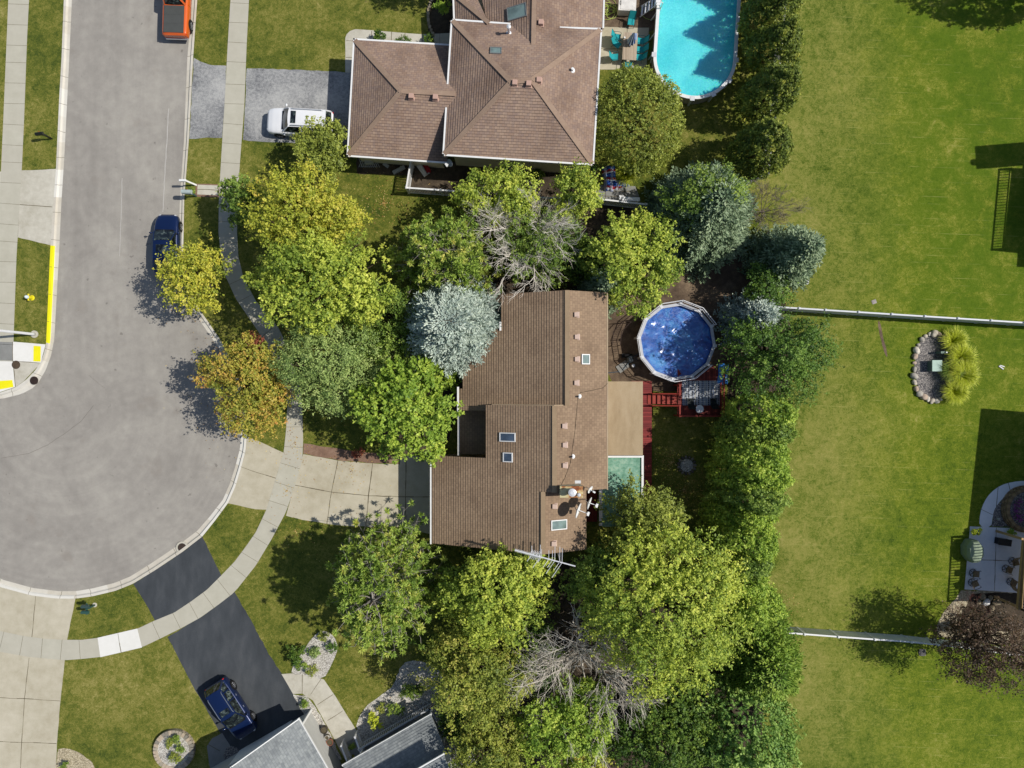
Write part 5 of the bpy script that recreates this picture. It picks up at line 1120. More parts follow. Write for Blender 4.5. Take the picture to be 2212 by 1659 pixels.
p = dp(1507.7, 883); b = MB(); b.lathe((0, 0, .45), [(.29, 0), (.3, .02), (.3, .04), (.27, .045)], 24); c = MB(); c.cyl((0, 0, 0), .03, .45, 8); c.cyl((0, 0, 0), .18, .03, 16); simple('side_table', 'small round white table between the two black deck chairs', 'table', [('tabletop', b, M['white']), ('stand', c, M['white_metal'])], (p[0], p[1], zd))
b = MB(); rnd = random.Random(2)
p = dp(1564, 808, 1.3); draped('pool_float', 'bright blue pool float draped on the deck edge under the dark feathery tree', 'pool float', 0, 0, .75, 1.5, .3, -4, 5, plain(C(70, 140, 220), .35)).location = (p[0], p[1], 1.05)
p = G(1358, 777, 0); t = thing('pool_pump', 'pool pump and filter tanks with hoses on the dark soil left of the round pool', 'pump', p); b = MB(); b.lathe((0, 0, 0), [(.24, 0), (.26, .3), (.24, .7), (.12, .82)], 20); b.build('filter_tank', plain(C(60, 66, 70), .4), t)
b = MB(); b.lathe((.3, -.45, 0), [(.14, 0), (.14, .3), (.1, .35)], 14); b.build('cap_tank', M['white_metal'], t); b = MB(); b.tube([(-.4, .3, .3), (-.1, .35, .35), (.2, .3, .3)], .12, 10); b.box((-.3, .3, .1), (.5, .3, .2)); b.build('motor', M['trim'], t); b = MB(); b.tube([(.1, .1, .4), (.8, .5, .3), (1.4, .6, .8)], .03, 6); b.tube([(0, -.2, .2), (-.6, -.9, .05), (-1.6, -1.0, .05)], .03, 6); b.build('hose', plain(C(60, 80, 96), .6), t)
p = G(1345, 792, 0); b = MB(); b.box((0, 0, .05), (.9, .6, .08)); tag(b.build('paving_stone', M['conc_grey'], None, loc=p, rz=R(35)), 'loose grey concrete slab on the soil by the pool pump', 'slab')
t = thing('garden_gate', 'dark openwork metal trellis standing beside the brown roof', 'trellis', G(1330, 722)); b = MB()
for k in range(2): b.tube([(-.45+k*.6, -.9, 1.3), (-.35+k*.6, .1, 1.3), (.35+k*.6, .85, 1.3)], .03, 5)
for i in range(12): u = i/11; x = -.45+.8*u**1.6; y = -.9+1.75*u; b.bar((x, y, 1.3), (x+.6, y, 1.3), .02)
for x, y in ((-.45, -.9), (.15, -.9), (.35, .85), (.95, .85)): b.bar((x, y, 0), (x, y, 1.3), .04)
b.build('frame', plain(C(52, 34, 26), .7), t)
M['conc_pale'] = ground_mat('pale patio concrete', [C(222, 226, 232), C(240, 242, 246)], .5, 3, 30, .8, .1)
# ---------------------------------------------------------------- south-east patio
paving('patio_east', [(2095, 1137), (2320, 1146), (2320, 1290), (2150, 1277), (2083, 1273)], M['conc_pale'], .02, 0, joints=[[(2090, 1208), (2200, 1212)], [(2152, 1140), (2148, 1276)]])
pe = smooth_poly([(2114.6, 1138), (2117, 1108), (2125.7, 1083.7), (2139.5, 1064), (2161.5, 1048), (2186, 1041), (2215, 1038), (2300, 1045), (2300, 1075), (2211, 1064), (2186, 1067), (2167, 1075), (2153, 1092), (2145, 1111), (2141, 1140)], 1)
paving('curved_path_east', pe, M['conc_pale'], .012, 0, joints=[[(2156, 1050), (2152, 1094)], [(2178, 1043), (2184, 1068)], [(2119, 1100), (2144, 1112)]])
bed('gravel_bed_east', [(2141, 1138), (2145, 1111), (2153, 1092), (2167, 1075), (2186, 1067), (2211, 1064), (2280, 1066), (2280, 1138)], M['gravel_g'], .016, 0)
t = thing('planter', 'round tan block planter with purple flowers at the right edge, on grey gravel', 'planter', G(2212, 1099)); b = MB()
for k in range(40):
    th = 2*math.pi*k/40
    for lv in range(3): b.box(((1.5+.08*(2-lv))*math.cos(th+lv*.07), (1.5+.08*(2-lv))*math.sin(th+lv*.07), .08+lv*.15), (.24, .23, .145), rz=th+lv*.07, m=(k+lv) % 2)
b.build('block_ring', [plain(C(156, 132, 98), .9, 0, .15), plain(C(134, 112, 84), .9, 0, .15)], t); b = MB(); b.cyl((0, 0, 0), 1.42, .36, 30); b.build('gravel', M['gravel_g'], t)
bed('gravel_bed_fence', [(2076, 1275), (2065, 1293), (2048, 1310), (2032, 1334), (2022, 1362), (2028, 1376), (2100, 1386), (2300, 1402), (2300, 1285), (2150, 1277)], M['gravel_t'], .012, 0)
bed('mulch_bed_east', [(2100, 1277), (2092, 1300), (2075, 1330), (2066, 1355), (2120, 1362), (2300, 1370), (2300, 1286)], M['mulch'], .018, 1)
b = MB(); b.ell((0, 0, .16), (.16, .2, .16)); tag(b.build('garden_ball', M['white'], None, loc=G(2203, 1132)), 'white garden lantern ball by the planter at the right edge', 'ornament')
b = MB(); b.ell((0, 0, .1), (.13, .13, .12)); tag(b.build('garden_stone', plain(C(170, 168, 160), .8), None, loc=G(2155, 1121)), 'pale round stone on the grey gravel left of the purple flowers', 'stone')
t = thing('grill', 'octagonal grill under a sage green cover on the grey patio', 'grill', A(2110, 1193, 1.0)[:2]+(.02,), R(2)); b = MB(); v8 = lambda r_, z: [(r_*math.cos(R(22.5+45*k))*.78, r_*math.sin(R(22.5+45*k))*1.08, z) for k in range(8)]
b.add(v8(.82, 0)+v8(.84, .75)+v8(.7, 1.0)+v8(.3, 1.1), [(j*8+i, j*8+(i+1) % 8, (j+1)*8+(i+1) % 8, (j+1)*8+i) for j in range(3) for i in range(8)]+[tuple(range(24, 32))]); b.build('cover', plain(C(138, 152, 128), .75, 0, .1), t, bevel=.03); b = MB()
for x in (-.4, .4):
    for y in (-.5, .5): b.cyl((x, y, -.0), .05, .1, 8)
build_each(b, 'foot', M['trim'], t)
tan = plain(C(132, 116, 88), .8)
for lab, x, y, rz in (('swivel patio chair just below the covered grill, upper of the near pair', 2101, 1237, -5), ('swivel patio chair lower of the near pair on the grey patio', 2099, 1258, 25), ('swivel patio chair under the upper deck, closest to the black bench', 2186, 1212, -80), ('swivel patio chair under the upper deck, middle of three', 2172, 1228, -20), ('swivel patio chair under the upper deck, nearest the dark red tree', 2182, 1256, 60)):
    make_chair('swivel_chair', 'chair', lab, tan, M['black'], G(x, y, .02), R(rz), 'swivel chairs on the east patio', .55, True)
b = MB(); b.box((0, 0, .28), (.9, .45, .5)); c = MB(); c.box((0, 0, .56), (.96, .5, .06)); simple('storage_bench', 'black storage bench on the grey patio next to the tan post', 'bench', [('box', b, M['black']), ('lid', c, plain(C(42, 44, 46), .5))], G(2160, 1168, .02), R(-8))
for lab, cx_, cy_, sx_, sy_ in (('white rock ornament in the mulch below the swivel chairs', 2128, 1300, .35, .28),):
    boulder(lab, cx_, cy_, .3, (226, 224, 220), None, 77)
for i, (x, y) in enumerate(((2138, 1291), (2120, 1288), (2150, 1300), (2112, 1300), (2140, 1315))): boulder('brown garden boulder in the mulch below the swivel chairs', x, y, .22+.05*(i % 3), (140, 128, 104), 'boulders in the east mulch bed', 90+i)
# pots by the grey garage wall
for lab, x, y, r_, c in (('dark round flower pot, largest of three against the grey garage wall', 703, 1572, .27, (74, 68, 60)), ('small white flower pot, middle of three against the grey garage wall', 709, 1588, .17, (206, 202, 192)), ('terracotta flower pot, lowest of three against the grey garage wall', 715, 1598, .25, (150, 96, 74))):
    b = MB(); b.lathe((0, 0, 0), [(r_*.7, 0), (r_*.95, .36), (r_*1.04, .36), (r_*1.04, .42), (r_*.9, .42), (r_*.88, .36)], 20, cap=False); c_ = MB(); c_.cyl((0, 0, .1), r_*.86, .26, 18); simple('flower_pot', lab, 'flower pot', [('pot', b, plain(C(*c), .8)), ('soil', c_, plain(C(92, 84, 66), .95, 0, .4, 14))], G(x, y, .01))
# stone edging in the north bed and the corner bed
b = MB()
for i in range(16):
    u = i/15; x = 925+10*(u-.35)**2*8; y = 74-u*110; b.box(G(x, y, .08), (.24, .2, .16), rz=R(90+20*(u-.35)), m=i % 2)
tag(b.build('stone_edging', [plain(C(176, 162, 138), .9), plain(C(150, 138, 116), .9)], None), 'curved row of tan edging blocks beside the dark garden bed at the top', 'edging')
# ---------------------------------------------------------------- trees and plants
_leaf = {}
def leafmat(name, cols, trans=.26, rough=.55):
    if name in _leaf: return _leaf[name]
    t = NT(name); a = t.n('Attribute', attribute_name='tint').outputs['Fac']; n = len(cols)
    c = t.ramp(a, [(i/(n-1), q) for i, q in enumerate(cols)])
    t.set(t.b.inputs['Base Color'], c); t.b.inputs['Roughness'].default_value = rough; t.b.inputs['Specular IOR Level'].default_value = .35
    tr = t.n('BsdfTranslucent'); t.set(tr.inputs[0], c); mx = t.n('MixShader'); mx.inputs[0].default_value = trans
    t.t.links.new(t.b.outputs[0], mx.inputs[1]); t.t.links.new(tr.outputs[0], mx.inputs[2]); t.t.links.new(mx.outputs[0], t.out.inputs[0])
    _leaf[name] = t.m; return t.m
LK = 1.66
def LC(*c): return C(*c, LK)
PAL = {
 'lime': [LC(66, 88, 30), LC(112, 132, 48), LC(160, 170, 66), LC(202, 198, 92)],
 'yellow': [LC(74, 94, 30), LC(126, 136, 46), LC(178, 174, 62), LC(206, 182, 88)],
 'gold': [LC(84, 98, 30), LC(128, 138, 46), LC(168, 166, 60), LC(190, 168, 78)],
 'orange': [LC(70, 86, 32), LC(110, 120, 44), LC(150, 146, 58), LC(176, 146, 70), LC(176, 112, 66)],
 'green': [LC(46, 68, 26), LC(82, 106, 42), LC(122, 142, 58), LC(160, 170, 80)],
 'bright': [LC(56, 84, 26), LC(98, 126, 42), LC(142, 162, 60), LC(184, 190, 84)],
 'dark': [LC(26, 46, 16), LC(52, 78, 28), LC(88, 112, 38), LC(136, 150, 54)],
 'evergreen': [LC(36, 52, 20), LC(70, 86, 34), LC(110, 122, 46), LC(164, 160, 68)],
 'olive': [LC(62, 74, 30), LC(100, 112, 44), LC(136, 144, 60), LC(164, 166, 84)],
 'grey': [LC(70, 90, 46), LC(108, 130, 70), LC(146, 162, 92), LC(176, 184, 118)],
 'brown': [LC(62, 80, 32), LC(100, 114, 44), LC(140, 146, 60), LC(176, 160, 84)],
 'pine': [LC(66, 90, 38), LC(104, 128, 52), LC(142, 160, 70), LC(188, 176, 96)],
 'blue': [LC(92, 106, 100), LC(126, 140, 132), LC(160, 172, 160), LC(194, 200, 184)],
 'bluegreen': [LC(58, 78, 56), LC(88, 108, 80), LC(122, 140, 108), LC(158, 170, 134)],
 'willow': [LC(52, 84, 38), LC(90, 122, 56), LC(130, 156, 74), LC(172, 184, 100)],
 'fern': [LC(44, 74, 26), LC(76, 108, 38), LC(114, 140, 50), LC(152, 166, 70)],
 'feather': [LC(34, 56, 22), LC(62, 90, 34), LC(96, 124, 46), LC(132, 152, 66)],
 'red': [LC(38, 34, 24), LC(64, 54, 40), LC(88, 68, 52), LC(112, 98, 60)],
 'redleaf': [LC(60, 40, 28), LC(110, 60, 44), LC(140, 76, 60), LC(130, 120, 50)],
 'reed': [LC(96, 110, 24), LC(140, 152, 34), LC(176, 182, 50), LC(204, 198, 110)],
}
bark = ground_mat('bark', [C(64, 52, 42), C(96, 82, 68)], 2, 8, 20, .95, .8); bark_g = ground_mat('grey bark', [C(120, 112, 104), C(176, 170, 162)], 2, 8, 20, .9, .4)
def quads(name, P, U, V, tint, mat, parent):
    n = len(P); vs = np.empty((n, 4, 3)); vs[:, 0] = P-U; vs[:, 1] = P-V+U*.1; vs[:, 2] = P+U; vs[:, 3] = P+V+U*.1
    me = bpy.data.meshes.new(name); me.vertices.add(n*4); me.vertices.foreach_set('co', vs.reshape(-1).astype(np.float32))
    me.loops.add(n*4); me.loops.foreach_set('vertex_index', np.arange(n*4, dtype=np.int32)); me.polygons.add(n)
    me.polygons.foreach_set('loop_start', np.arange(0, n*4, 4, dtype=np.int32)); me.polygons.foreach_set('loop_total', np.full(n, 4, np.int32))
    me.materials.append(mat); a = me.attributes.new('tint', 'FLOAT', 'FACE'); a.data.foreach_set('value', np.clip(tint, 0, 1).astype(np.float32)); me.update(); me.validate()
    o = bpy.data.objects.new(name, me); col.objects.link(o)
    if parent: o.parent = parent
    return o
def unit(v): return v/np.maximum(np.linalg.norm(v, axis=-1, keepdims=True), 1e-9)
def rdir(rg, n): return unit(rg.normal(size=(n, 3)))
def leaves(rg, P, D, size, flat=.6, asp=.62):
    n = len(P); N = unit(D*.5+np.array([0, 0, flat])+rg.normal(size=(n, 3))*.55); T_ = unit(np.cross(N, rg.normal(size=(n, 3)))); B_ = np.cross(N, T_)
    s = size*rg.uniform(.55, 1.35, (n, 1)); return P, T_*s*.5, B_*s*.5*asp
def broad(name, label, cx, cy, rx, ry, zb, zt, pal, seed, leaf=.2, dens=1.0, group=None, cat='tree', lobes=None, ragged=.5, tall=.0, trunk=True, stem_r=None, sub=None, hollow=True):
    leaf *= .86; dens *= 1.12
    rg = np.random.default_rng(seed); zc = zb+(zt-zb)*.55; f = (H-zc)/H; c = A(cx, cy, zc); Rx, Ry, Rz = rx/S*f, ry/S*f, (zt-zb)/2
    t = thing(name, label, cat, (c[0], c[1], 0), group=group); rad = (Rx*Ry)**.5; ctr = np.array([0, 0, (zb+zt)/2]); sc3 = np.array([Rx, Ry, Rz])
    nl = lobes or int(13+rad*8); d = rdir(rg, nl*3); d = d[d[:, 2] > -.35][:nl]; lr = rad*rg.uniform(.13, .30, len(d)); rr = np.clip(1-lr/rad-.02, .2, 1)[:, None]*rg.uniform(.55, 1.08, (len(d), 1)); L = ctr+d*rr*sc3
    L = np.vstack([L, ctr+np.array([[0, 0, Rz*.1]])]); lr = np.r_[lr, rad*.42]; lt = rg.uniform(0, 1, len(lr)); sm = min(1.0, .35+rad/3)
    Ps, Ds, Ts = [], [], []; k = 15
    for i in range(len(L)):
        m = int(max(8, 62*lr[i]**1.5*dens/(leaf/.2)**.8)); dd = rdir(rg, m); dd = dd[dd[:, 2] > -.5]; ro = unit((L[i]-ctr)*np.array([1, 1, .5])+1e-6)
        el = .75*rg.random(); q = L[i]+(dd+ro*(dd@ro)[:, None]*el)*lr[i]*rg.uniform(.6, 1.1, (len(dd), 1))*np.array([1, 1, min(1.1, Rz/rad+.25)])
        keep = np.ones(len(q), bool)
        if hollow:
            for j in range(len(L)):
                if j != i: keep &= ~((np.linalg.norm(q-L[j], axis=1) < lr[j]*.7) & (rg.random(len(q)) < .8))
        keep &= q[:, 2] > zb*.8
        q, dd = q[keep], dd[keep]; sp = rg.uniform(0, 1, len(q)); ow = unit((q-ctr)*np.array([1, 1, .25])); up = unit(dd*.45+ow*.75+np.array([0, 0, .55])+rg.normal(size=q.shape)*.25)[:, None, :]
        sl = (.22+.62*ragged*rg.random((len(q), 1, 1))**1.3)*sm*1.15; tt = rg.random((len(q), k, 1)); pp = q[:, None, :]+up*(tt*sl)+rg.normal(size=(len(q), k, 3))*(.105*sm+.02)*(1.15-.7*tt)
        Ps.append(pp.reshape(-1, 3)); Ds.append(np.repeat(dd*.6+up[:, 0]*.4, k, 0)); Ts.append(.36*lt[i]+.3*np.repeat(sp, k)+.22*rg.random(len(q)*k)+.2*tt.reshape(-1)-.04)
    P, D, Ti = np.vstack(Ps), np.vstack(Ds), np.concatenate(Ts)
    if sub is not None: keep = sub(P+np.array([c[0], c[1], 0])); P, D, Ti = P[keep], D[keep], Ti[keep]
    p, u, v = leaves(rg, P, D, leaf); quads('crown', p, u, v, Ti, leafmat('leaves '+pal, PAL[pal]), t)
    if trunk:
        b = MB(); r0 = stem_r or .05+rad*.045; top = zb+(zt-zb)*.45; b.tube([(0, 0, -.05), (.03, .02, zb*.6), (0, 0, zb), (0, .03, top)], [r0*1.25, r0, r0*.85, r0*.4], 8)
        for i in range(0, len(L)-1):
            q = L[i]; m = np.array([0, 0, zb*.8+(q[2]-zb*.8)*.35]); md = (m+q)/2+rg.normal(size=3)*.1*rad+np.array([0, 0, -.15]); b.tube([m, md, q, q+unit(q-md)*lr[i]*.7], [r0*.5, r0*.3, r0*.16, .012], 5)
        b.build('trunk', bark, t, smooth=True)
    return t
def compact(name, label, cx, cy, rx, ry, zb, zt, pal, seed, leaf=.13, dens=1.0, group=None, cat='tree', lump=.13, cone=.0, pwr=2.4):
    rg = np.random.default_rng(seed); zc = zb+(zt-zb)*.5; f = (H-zc)/H; c = A(cx, cy, zc); Rx, Ry, Rz = rx/S*f, ry/S*f, (zt-zb)/2; t = thing(name, label, cat, (c[0], c[1], 0), group=group)
    n = int(dens*150*(Rx*Ry+Rz*(Rx+Ry))); d = rdir(rg, n); d = d[d[:, 2] > -.75]; ss = (np.abs(d)**pwr).sum(1, keepdims=True)**(-1/pwr); W_ = rg.normal(size=(9, 3))*3.2; ph = rg.uniform(0, 6, 9)
    nz = np.sin(d@W_.T+ph).sum(1, keepdims=True)/3; W2 = rg.normal(size=(9, 3))*9; nz2 = np.sin(d@W2.T+ph).sum(1, keepdims=True)/3; q = d*ss*(1+lump*nz+lump*.6*nz2)
    h = (q[:, 2:3]+1)/2; tp = 1-cone*np.clip(h, 0, 1)**1.5; q = q*np.concatenate([tp*Rx, tp*Ry, np.full_like(tp, Rz)], 1); q *= rg.uniform(.86, 1.03, (len(q), 1)); k = 7
    up = unit(d+np.array([0, 0, .7])+rg.normal(size=d.shape)*.2)[:, None, :]; tt = rg.random((len(q), k, 1)); pp = q[:, None, :]+up*tt*.26+rg.normal(size=(len(q), k, 3))*.05; sp = rg.random(len(q))
    P = pp.reshape(-1, 3)+np.array([0, 0, (zb+zt)/2]); D = np.repeat(d, k, 0); Ti = .25*np.repeat(nz2[:, 0]*.5+.5, k)+.3*np.repeat(sp, k)+.22*tt.reshape(-1)+.2*rg.random(len(P))
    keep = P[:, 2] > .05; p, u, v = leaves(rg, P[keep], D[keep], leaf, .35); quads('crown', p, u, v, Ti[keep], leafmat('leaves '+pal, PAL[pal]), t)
    b = MB(); b.tube([(0, 0, -.05), (.02, 0, zt*.5), (0, 0, zt*.8)], [.14, .09, .03], 8); b.build('trunk', bark, t, smooth=True); return t
def spruce(name, label, cx, cy, r_, zt, pal, seed, zb=.4, tiers=None, group=None, dens=1.0, fing=.26, ry=None, pw=.6, cover=None):
    rg = np.random.default_rng(seed); zc = zb+(zt-zb)*.3; f = (H-zc)/H; c = A(cx, cy, zc); Rr = r_*1.12/S*f; ky = (ry or r_)/r_
    t = thing(name, label, 'tree', (c[0], c[1], 0), group=group); Ps, Us, Vs, Ts = [], [], [], []; b = MB(); b.tube([(0, 0, 0), (0, 0, zt*.5), (0, 0, zt-.1)], [.1+zt*.018, .05+zt*.01, .02], 8)
    n_t = tiers or int((zt-zb)/.30)
    for k in range(n_t):
        u = k/n_t; z = zb+(zt-zb)*u; rk = Rr*(1-u)**pw*(1+.06*math.sin(k*2.3)); nb = max(5, int((7+rk*5.2)*dens)); off = rg.random()*6
        for j in range(nb):
            th = off+2*math.pi*j/nb+rg.normal()*.12; ln = rk*rg.uniform(.78, 1.1); dx = np.array([math.cos(th), math.sin(th)*ky, 0]); droop = -.18*ln*(1-u)+.0; bt = rg.random()
            tip = np.array([0, 0, z])+dx*ln+np.array([0, 0, droop+.12*ln]); base = np.array([0, 0, z+.1])
            if ln > .6 and j % 3 == 0: b.tube([base, (base+tip)/2+np.array([0, 0, .05]), tip], [.03, .02, .006], 3)
            m = max(3, int(ln/.14)); s0 = .25 if ln > 1 else .05; ss = np.linspace(s0, 1, m); sdir = np.array([-dx[1], dx[0], 0]); sdir /= max(1e-6, np.linalg.norm(sdir)); dxn = dx/np.linalg.norm(dx)
            for s in ss:
                p0 = base+(tip-base)*s; wd = (1.05-s)*ln*.32+.10
                for sg in (-1, 1, 0):
                    q = max(1, int(wd/.13)) if sg else 1
                    for w_ in range(q):
                        pp = p0+sdir*sg*(w_+.5)*.13+dxn*(w_*.07)+rg.normal(size=3)*.03; dr = unit(dxn*.7+sdir*sg*.55+np.array([0, 0, .45])+rg.normal(size=3)*.38); le = fing*rg.uniform(.6, 1.15)
                        for rot in (0, 1):
                            nn = unit(np.cross(dr, rg.normal(size=3)) if rot else np.cross(dr, np.array([0, 0, 1.]))); Ps.append(pp+dr*le*.4); Us.append(dr*le*.5); Vs.append(nn*le*.17); Ts.append(.25*bt+.25*rg.random()+.35*s+.2*u)
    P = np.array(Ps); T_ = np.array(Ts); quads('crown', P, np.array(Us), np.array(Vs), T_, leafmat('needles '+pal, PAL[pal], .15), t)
    b.build('trunk', bark, t); return t
def pine(name, label, cx, cy, rx, ry, zb, zt, pal, seed, ntuft=300, tuft=.26, group=None, lean=(0, 0)):
    rg = np.random.default_rng(seed); zc = zb+(zt-zb)*.5; f = (H-zc)/H; c = A(cx, cy, zc); Rx, Ry = rx/S*f*1.1, ry/S*f*1.1
    t = thing(name, label, 'tree', (c[0], c[1], 0), group=group); b = MB(); top = np.array([0, 0, zt-.3]); b.tube([(0, 0, 0), (.05, 0, zt*.5), tuple(top)], [.24, .15, .03], 8)
    Ps, Us, Vs, Ts = [], [], [], []; nb = max(14, int(ntuft/9))
    for j in range(nb):
        th = j*2.4+rg.normal()*.25; u = (j+.5)/nb; z0 = zb*.7+(zt-zb*.7)*u*.86; ln = (1-.62*u**1.6)*rg.uniform(.72, 1.08); tip = np.array([Rx*ln*math.cos(th), Ry*ln*math.sin(th), z0+.3+.9*rg.random()*(.4+u)]); base = np.array([0, 0, z0]); md = (base+tip)/2+np.array([0, 0, -.1])+rg.normal(size=3)*.15
        b.tube([base, md, tip], [.06, .035, .012], 4, m=1); bt = rg.random(); k = int(6+rg.integers(0, 7))
        for q in range(k):
            s = .35+.65*q/(k-1) if k > 1 else 1; p0 = base+(tip-base)*s if s > .5 else md+(tip-md)*max(0, s-.3); of = rg.normal(size=3)*np.array([.38, .38, .12])*(1.1-.5*s)*min(1.5, Rx/3+.4); p1 = p0+of+np.array([0, 0, .12])
            b.tube([p0, p1], [.016, .008], 3, m=1); m = 30; d = rdir(rg, m); d = unit(d+np.array([0, 0, .45])+unit(of)*.3); le = tuft*rg.uniform(.7, 1.15, (m, 1)); w_ = unit(np.cross(d, rg.normal(size=(m, 3))))
            Ps.append(p1+d*le*.45); Us.append(d*le*.5); Vs.append(w_*.042); Ts.append(np.full(m, .35*bt+.3*rg.random())+.3*rg.random(m)+.1)
    quads('crown', np.vstack(Ps), np.vstack(Us), np.vstack(Vs), np.concatenate(Ts), leafmat('needles '+pal, PAL[pal], .2), t); b.build('trunk', [bark, bark_g], t); return t
def bare(name, label, cx, cy, rx, ry, zb, zt, seed, depth=4, kids=4, r0=.09, mat=None, stems=7, group=None, up=.5):
    rg = np.random.default_rng(seed); zc = zb+(zt-zb)*.6; f = (H-zc)/H; c = A(cx, cy, zc); t = thing(name, label, 'tree', (c[0], c[1], 0), group=group); b = MB(); Rx, Ry = rx/S*f, ry/S*f
    tr = MB(); tr.tube([(0, 0, 0), (0, 0, zb)], [r0*1.7, r0*1.2], 8); tr.build('trunk', bark, t)
    def grow(p, d, ln, r, dp):
        pts = [p]; dd = d.copy(); n_ = 4
        for i in range(n_): dd = unit(dd+rg.normal(size=3)*.13+np.array([0, 0, .03])); pts.append(pts[-1]+dd*ln/n_)
        b.tube(pts, [r*(1-.13*i) for i in range(n_+1)], 4 if dp > 1 else 3)
        if dp <= 0: return
        k = kids+int(rg.integers(0, 2))
        for i in range(k):
            s = .3+.7*(i+rg.random())/k; idx = min(n_-1, int(s*n_)); q = pts[idx]+(pts[idx+1]-pts[idx])*(s*n_-idx if s < 1 else 1); sd_ = unit(np.cross(dd, rg.normal(size=3))); nd = unit(dd*.85+sd_*rg.uniform(.35, .75)); grow(q, nd, ln*rg.uniform(.42, .66), max(.008, r*.52), dp-1)
    for i in range(stems):
        th = 2*math.pi*i/stems+rg.normal()*.25; d = unit(np.array([Rx*math.cos(th), Ry*math.sin(th), (zt-zb)*up])); ln = np.linalg.norm(d*np.array([Rx, Ry, zt-zb]))*rg.uniform(.55, .8); grow(np.array([0, 0, zb]), d, ln, r0, depth-1)
    b.build('branches', mat or bark_g, t); return t
def clump(name, label, cat, x, y, r_, h, pal, seed, n=300, wd=.018, group=None, z=0, spread=1.0):
    rg = np.random.default_rng(seed); t = None; segs = 4; vs, fs, ti = [], [], []
    for i in range(n):
        th = rg.random()*2*math.pi; b0 = np.array([math.cos(th), math.sin(th), 0])*rg.random()**.5*r_*.45; th2 = th+rg.normal()*.5; d = np.array([math.cos(th2), math.sin(th2), 0]); L = r_*rg.uniform(.5, 1.1)*spread; hh = h*rg.uniform(.6, 1.05); sd_ = np.array([-d[1], d[0], 0])*wd; tt = rg.random(); o = len(vs)
        for k in range(segs+1):
            s = k/segs; p = b0+d*L*(s**1.6)*.9+np.array([0, 0, hh*math.sin(s*math.pi*.62)/math.sin(math.pi*.62*.8)*.9]); w_ = (1-s*.85); vs += [p-sd_*w_, p+sd_*w_]
        for k in range(segs): fs.append((o+2*k, o+2*k+1, o+2*k+3, o+2*k+2)); ti.append(min(1, .15+.5*tt+.35*k/segs))
    b = MB(); b.add(vs, fs); ob = b.build(name, leafmat('blades '+pal, PAL[pal], .4), None, loc=G(x, y, z)); a = ob.data.attributes.new('tint', 'FLOAT', 'FACE'); a.data.foreach_set('value', ti); return tag(ob, label, cat, group)
# street side
broad('tree', 'small round green tree over the tail of the white car', 697, 322, 60, 66, .7, 5.0, 'olive', 11, .2, 1.3)
broad('tree', 'small fresh green tree beside the pavement above the big yellowing trees', 528, 435, 50, 52, .9, 5.0, 'green', 12, .22, 1.0)
broad('maple_tree', 'large yellowing maple, upper of the two big maples by the curved pavement', 655, 470, 132, 98, 1.4, 8.2, 'gold', 13, .2, 1.05, ragged=1.0)
broad('maple_tree', 'large lime-green maple, lower of the two big maples by the curved pavement', 700, 605, 154, 116, 1.5, 9.0, 'lime', 14, .22, 1.1, ragged=.8)
broad('street_tree', 'yellow-green street tree by the kerb with orange tips, covering the blue sedan tail', 412, 605, 66, 86, 1.2, 5.8, 'yellow', 15, .19, .85, ragged=1.0)
broad('street_tree', 'orange and green street tree casting shade on the road, by the middle driveway', 528, 835, 100, 100, 1.2, 6.2, 'orange', 16, .19, 1.0, ragged=1.0)
broad('tree', 'small dark red tree between the two street trees', 548, 752, 38, 34, .8, 3.8, 'redleaf', 17, .17, .9)
broad('tree', 'grey-green small-leaved tree over the pavement, left of the blue spruce', 712, 788, 120, 102, 1.4, 7.2, 'grey', 18, .15, .95, ragged=.9)
broad('maple_tree', 'bright green dense maple in front of the brown house entry', 882, 882, 114, 110, 1.6, 7.4, 'bright', 19, .24, 1.15, ragged=.5)
broad('tree', 'dull green undergrowth tree in the shade between the maples and the blue spruce', 845, 700, 92, 100, .6, 5.4, 'green', 20, .18, .9)
spruce('blue_spruce', 'silvery blue spruce standing against the brown house roof', 982, 706, 108, 8.2, 'blue', 21, dens=1.25, fing=.3, pw=.42)
pine('pine_tree', 'olive green pine above the silvery blue spruce', 962, 552, 118, 98, 1.6, 8.0, 'pine', 22, 1000, .34)
broad('tree', 'bright green small tree tucked behind the spruce by the house corner', 967, 815, 26, 34, .5, 3.0, 'bright', 23, .2, .9)
broad('tree', 'yellow-green tree in front of the white picket fence, left of the leafless tree', 1080, 415, 100, 60, 1.2, 6.4, 'lime', 24, .2, 1.0, ragged=.9)
broad('tree', 'lime tree in front of the picket fence, right of the leafless tree', 1245, 425, 54, 60, 1.2, 6.2, 'lime', 25, .2, 1.05, ragged=.9)
broad('tree', 'dark leafy green tree beneath the leafless grey tree', 1165, 520, 102, 86, .8, 5.4, 'green', 26, .18, .9, ragged=.8)
bare('bare_tree', 'leafless pale grey tree standing among green crowns above the brown house', 1146, 500, 112, 106, 2.6, 8.7, 27, 4, 5, .052, plain(C(214, 206, 194, 1.15), .8), stems=13)
compact('tree', 'large round olive-green tree between the rosy brown house and the long pool', 1376, 260, 88, 106, .4, 5.6, 'olive', 28, .15, .9, lump=.07, pwr=2.2)
broad('maple_tree', 'yellow-green maple beside the top right corner of the brown roof', 1364, 580, 102, 116, 1.3, 7.4, 'lime', 29, .21, 1.1, ragged=.8)
broad('tree', 'dark green bush in deep shade left of the yellow-green maple', 1265, 560, 50, 52, .4, 4.2, 'dark', 30, .2, .9)
spruce('blue_spruce', 'small blue-green spruce poking out over the top right corner of the brown roof', 1302, 622, 50, 6.4, 'bluegreen', 31, fing=.28)
broad('tree', 'bright green vine-like tree growing through the top of the big blue spruce', 1522, 420, 92, 56, 2.0, 8.2, 'green', 32, .18, .6, ragged=.8)
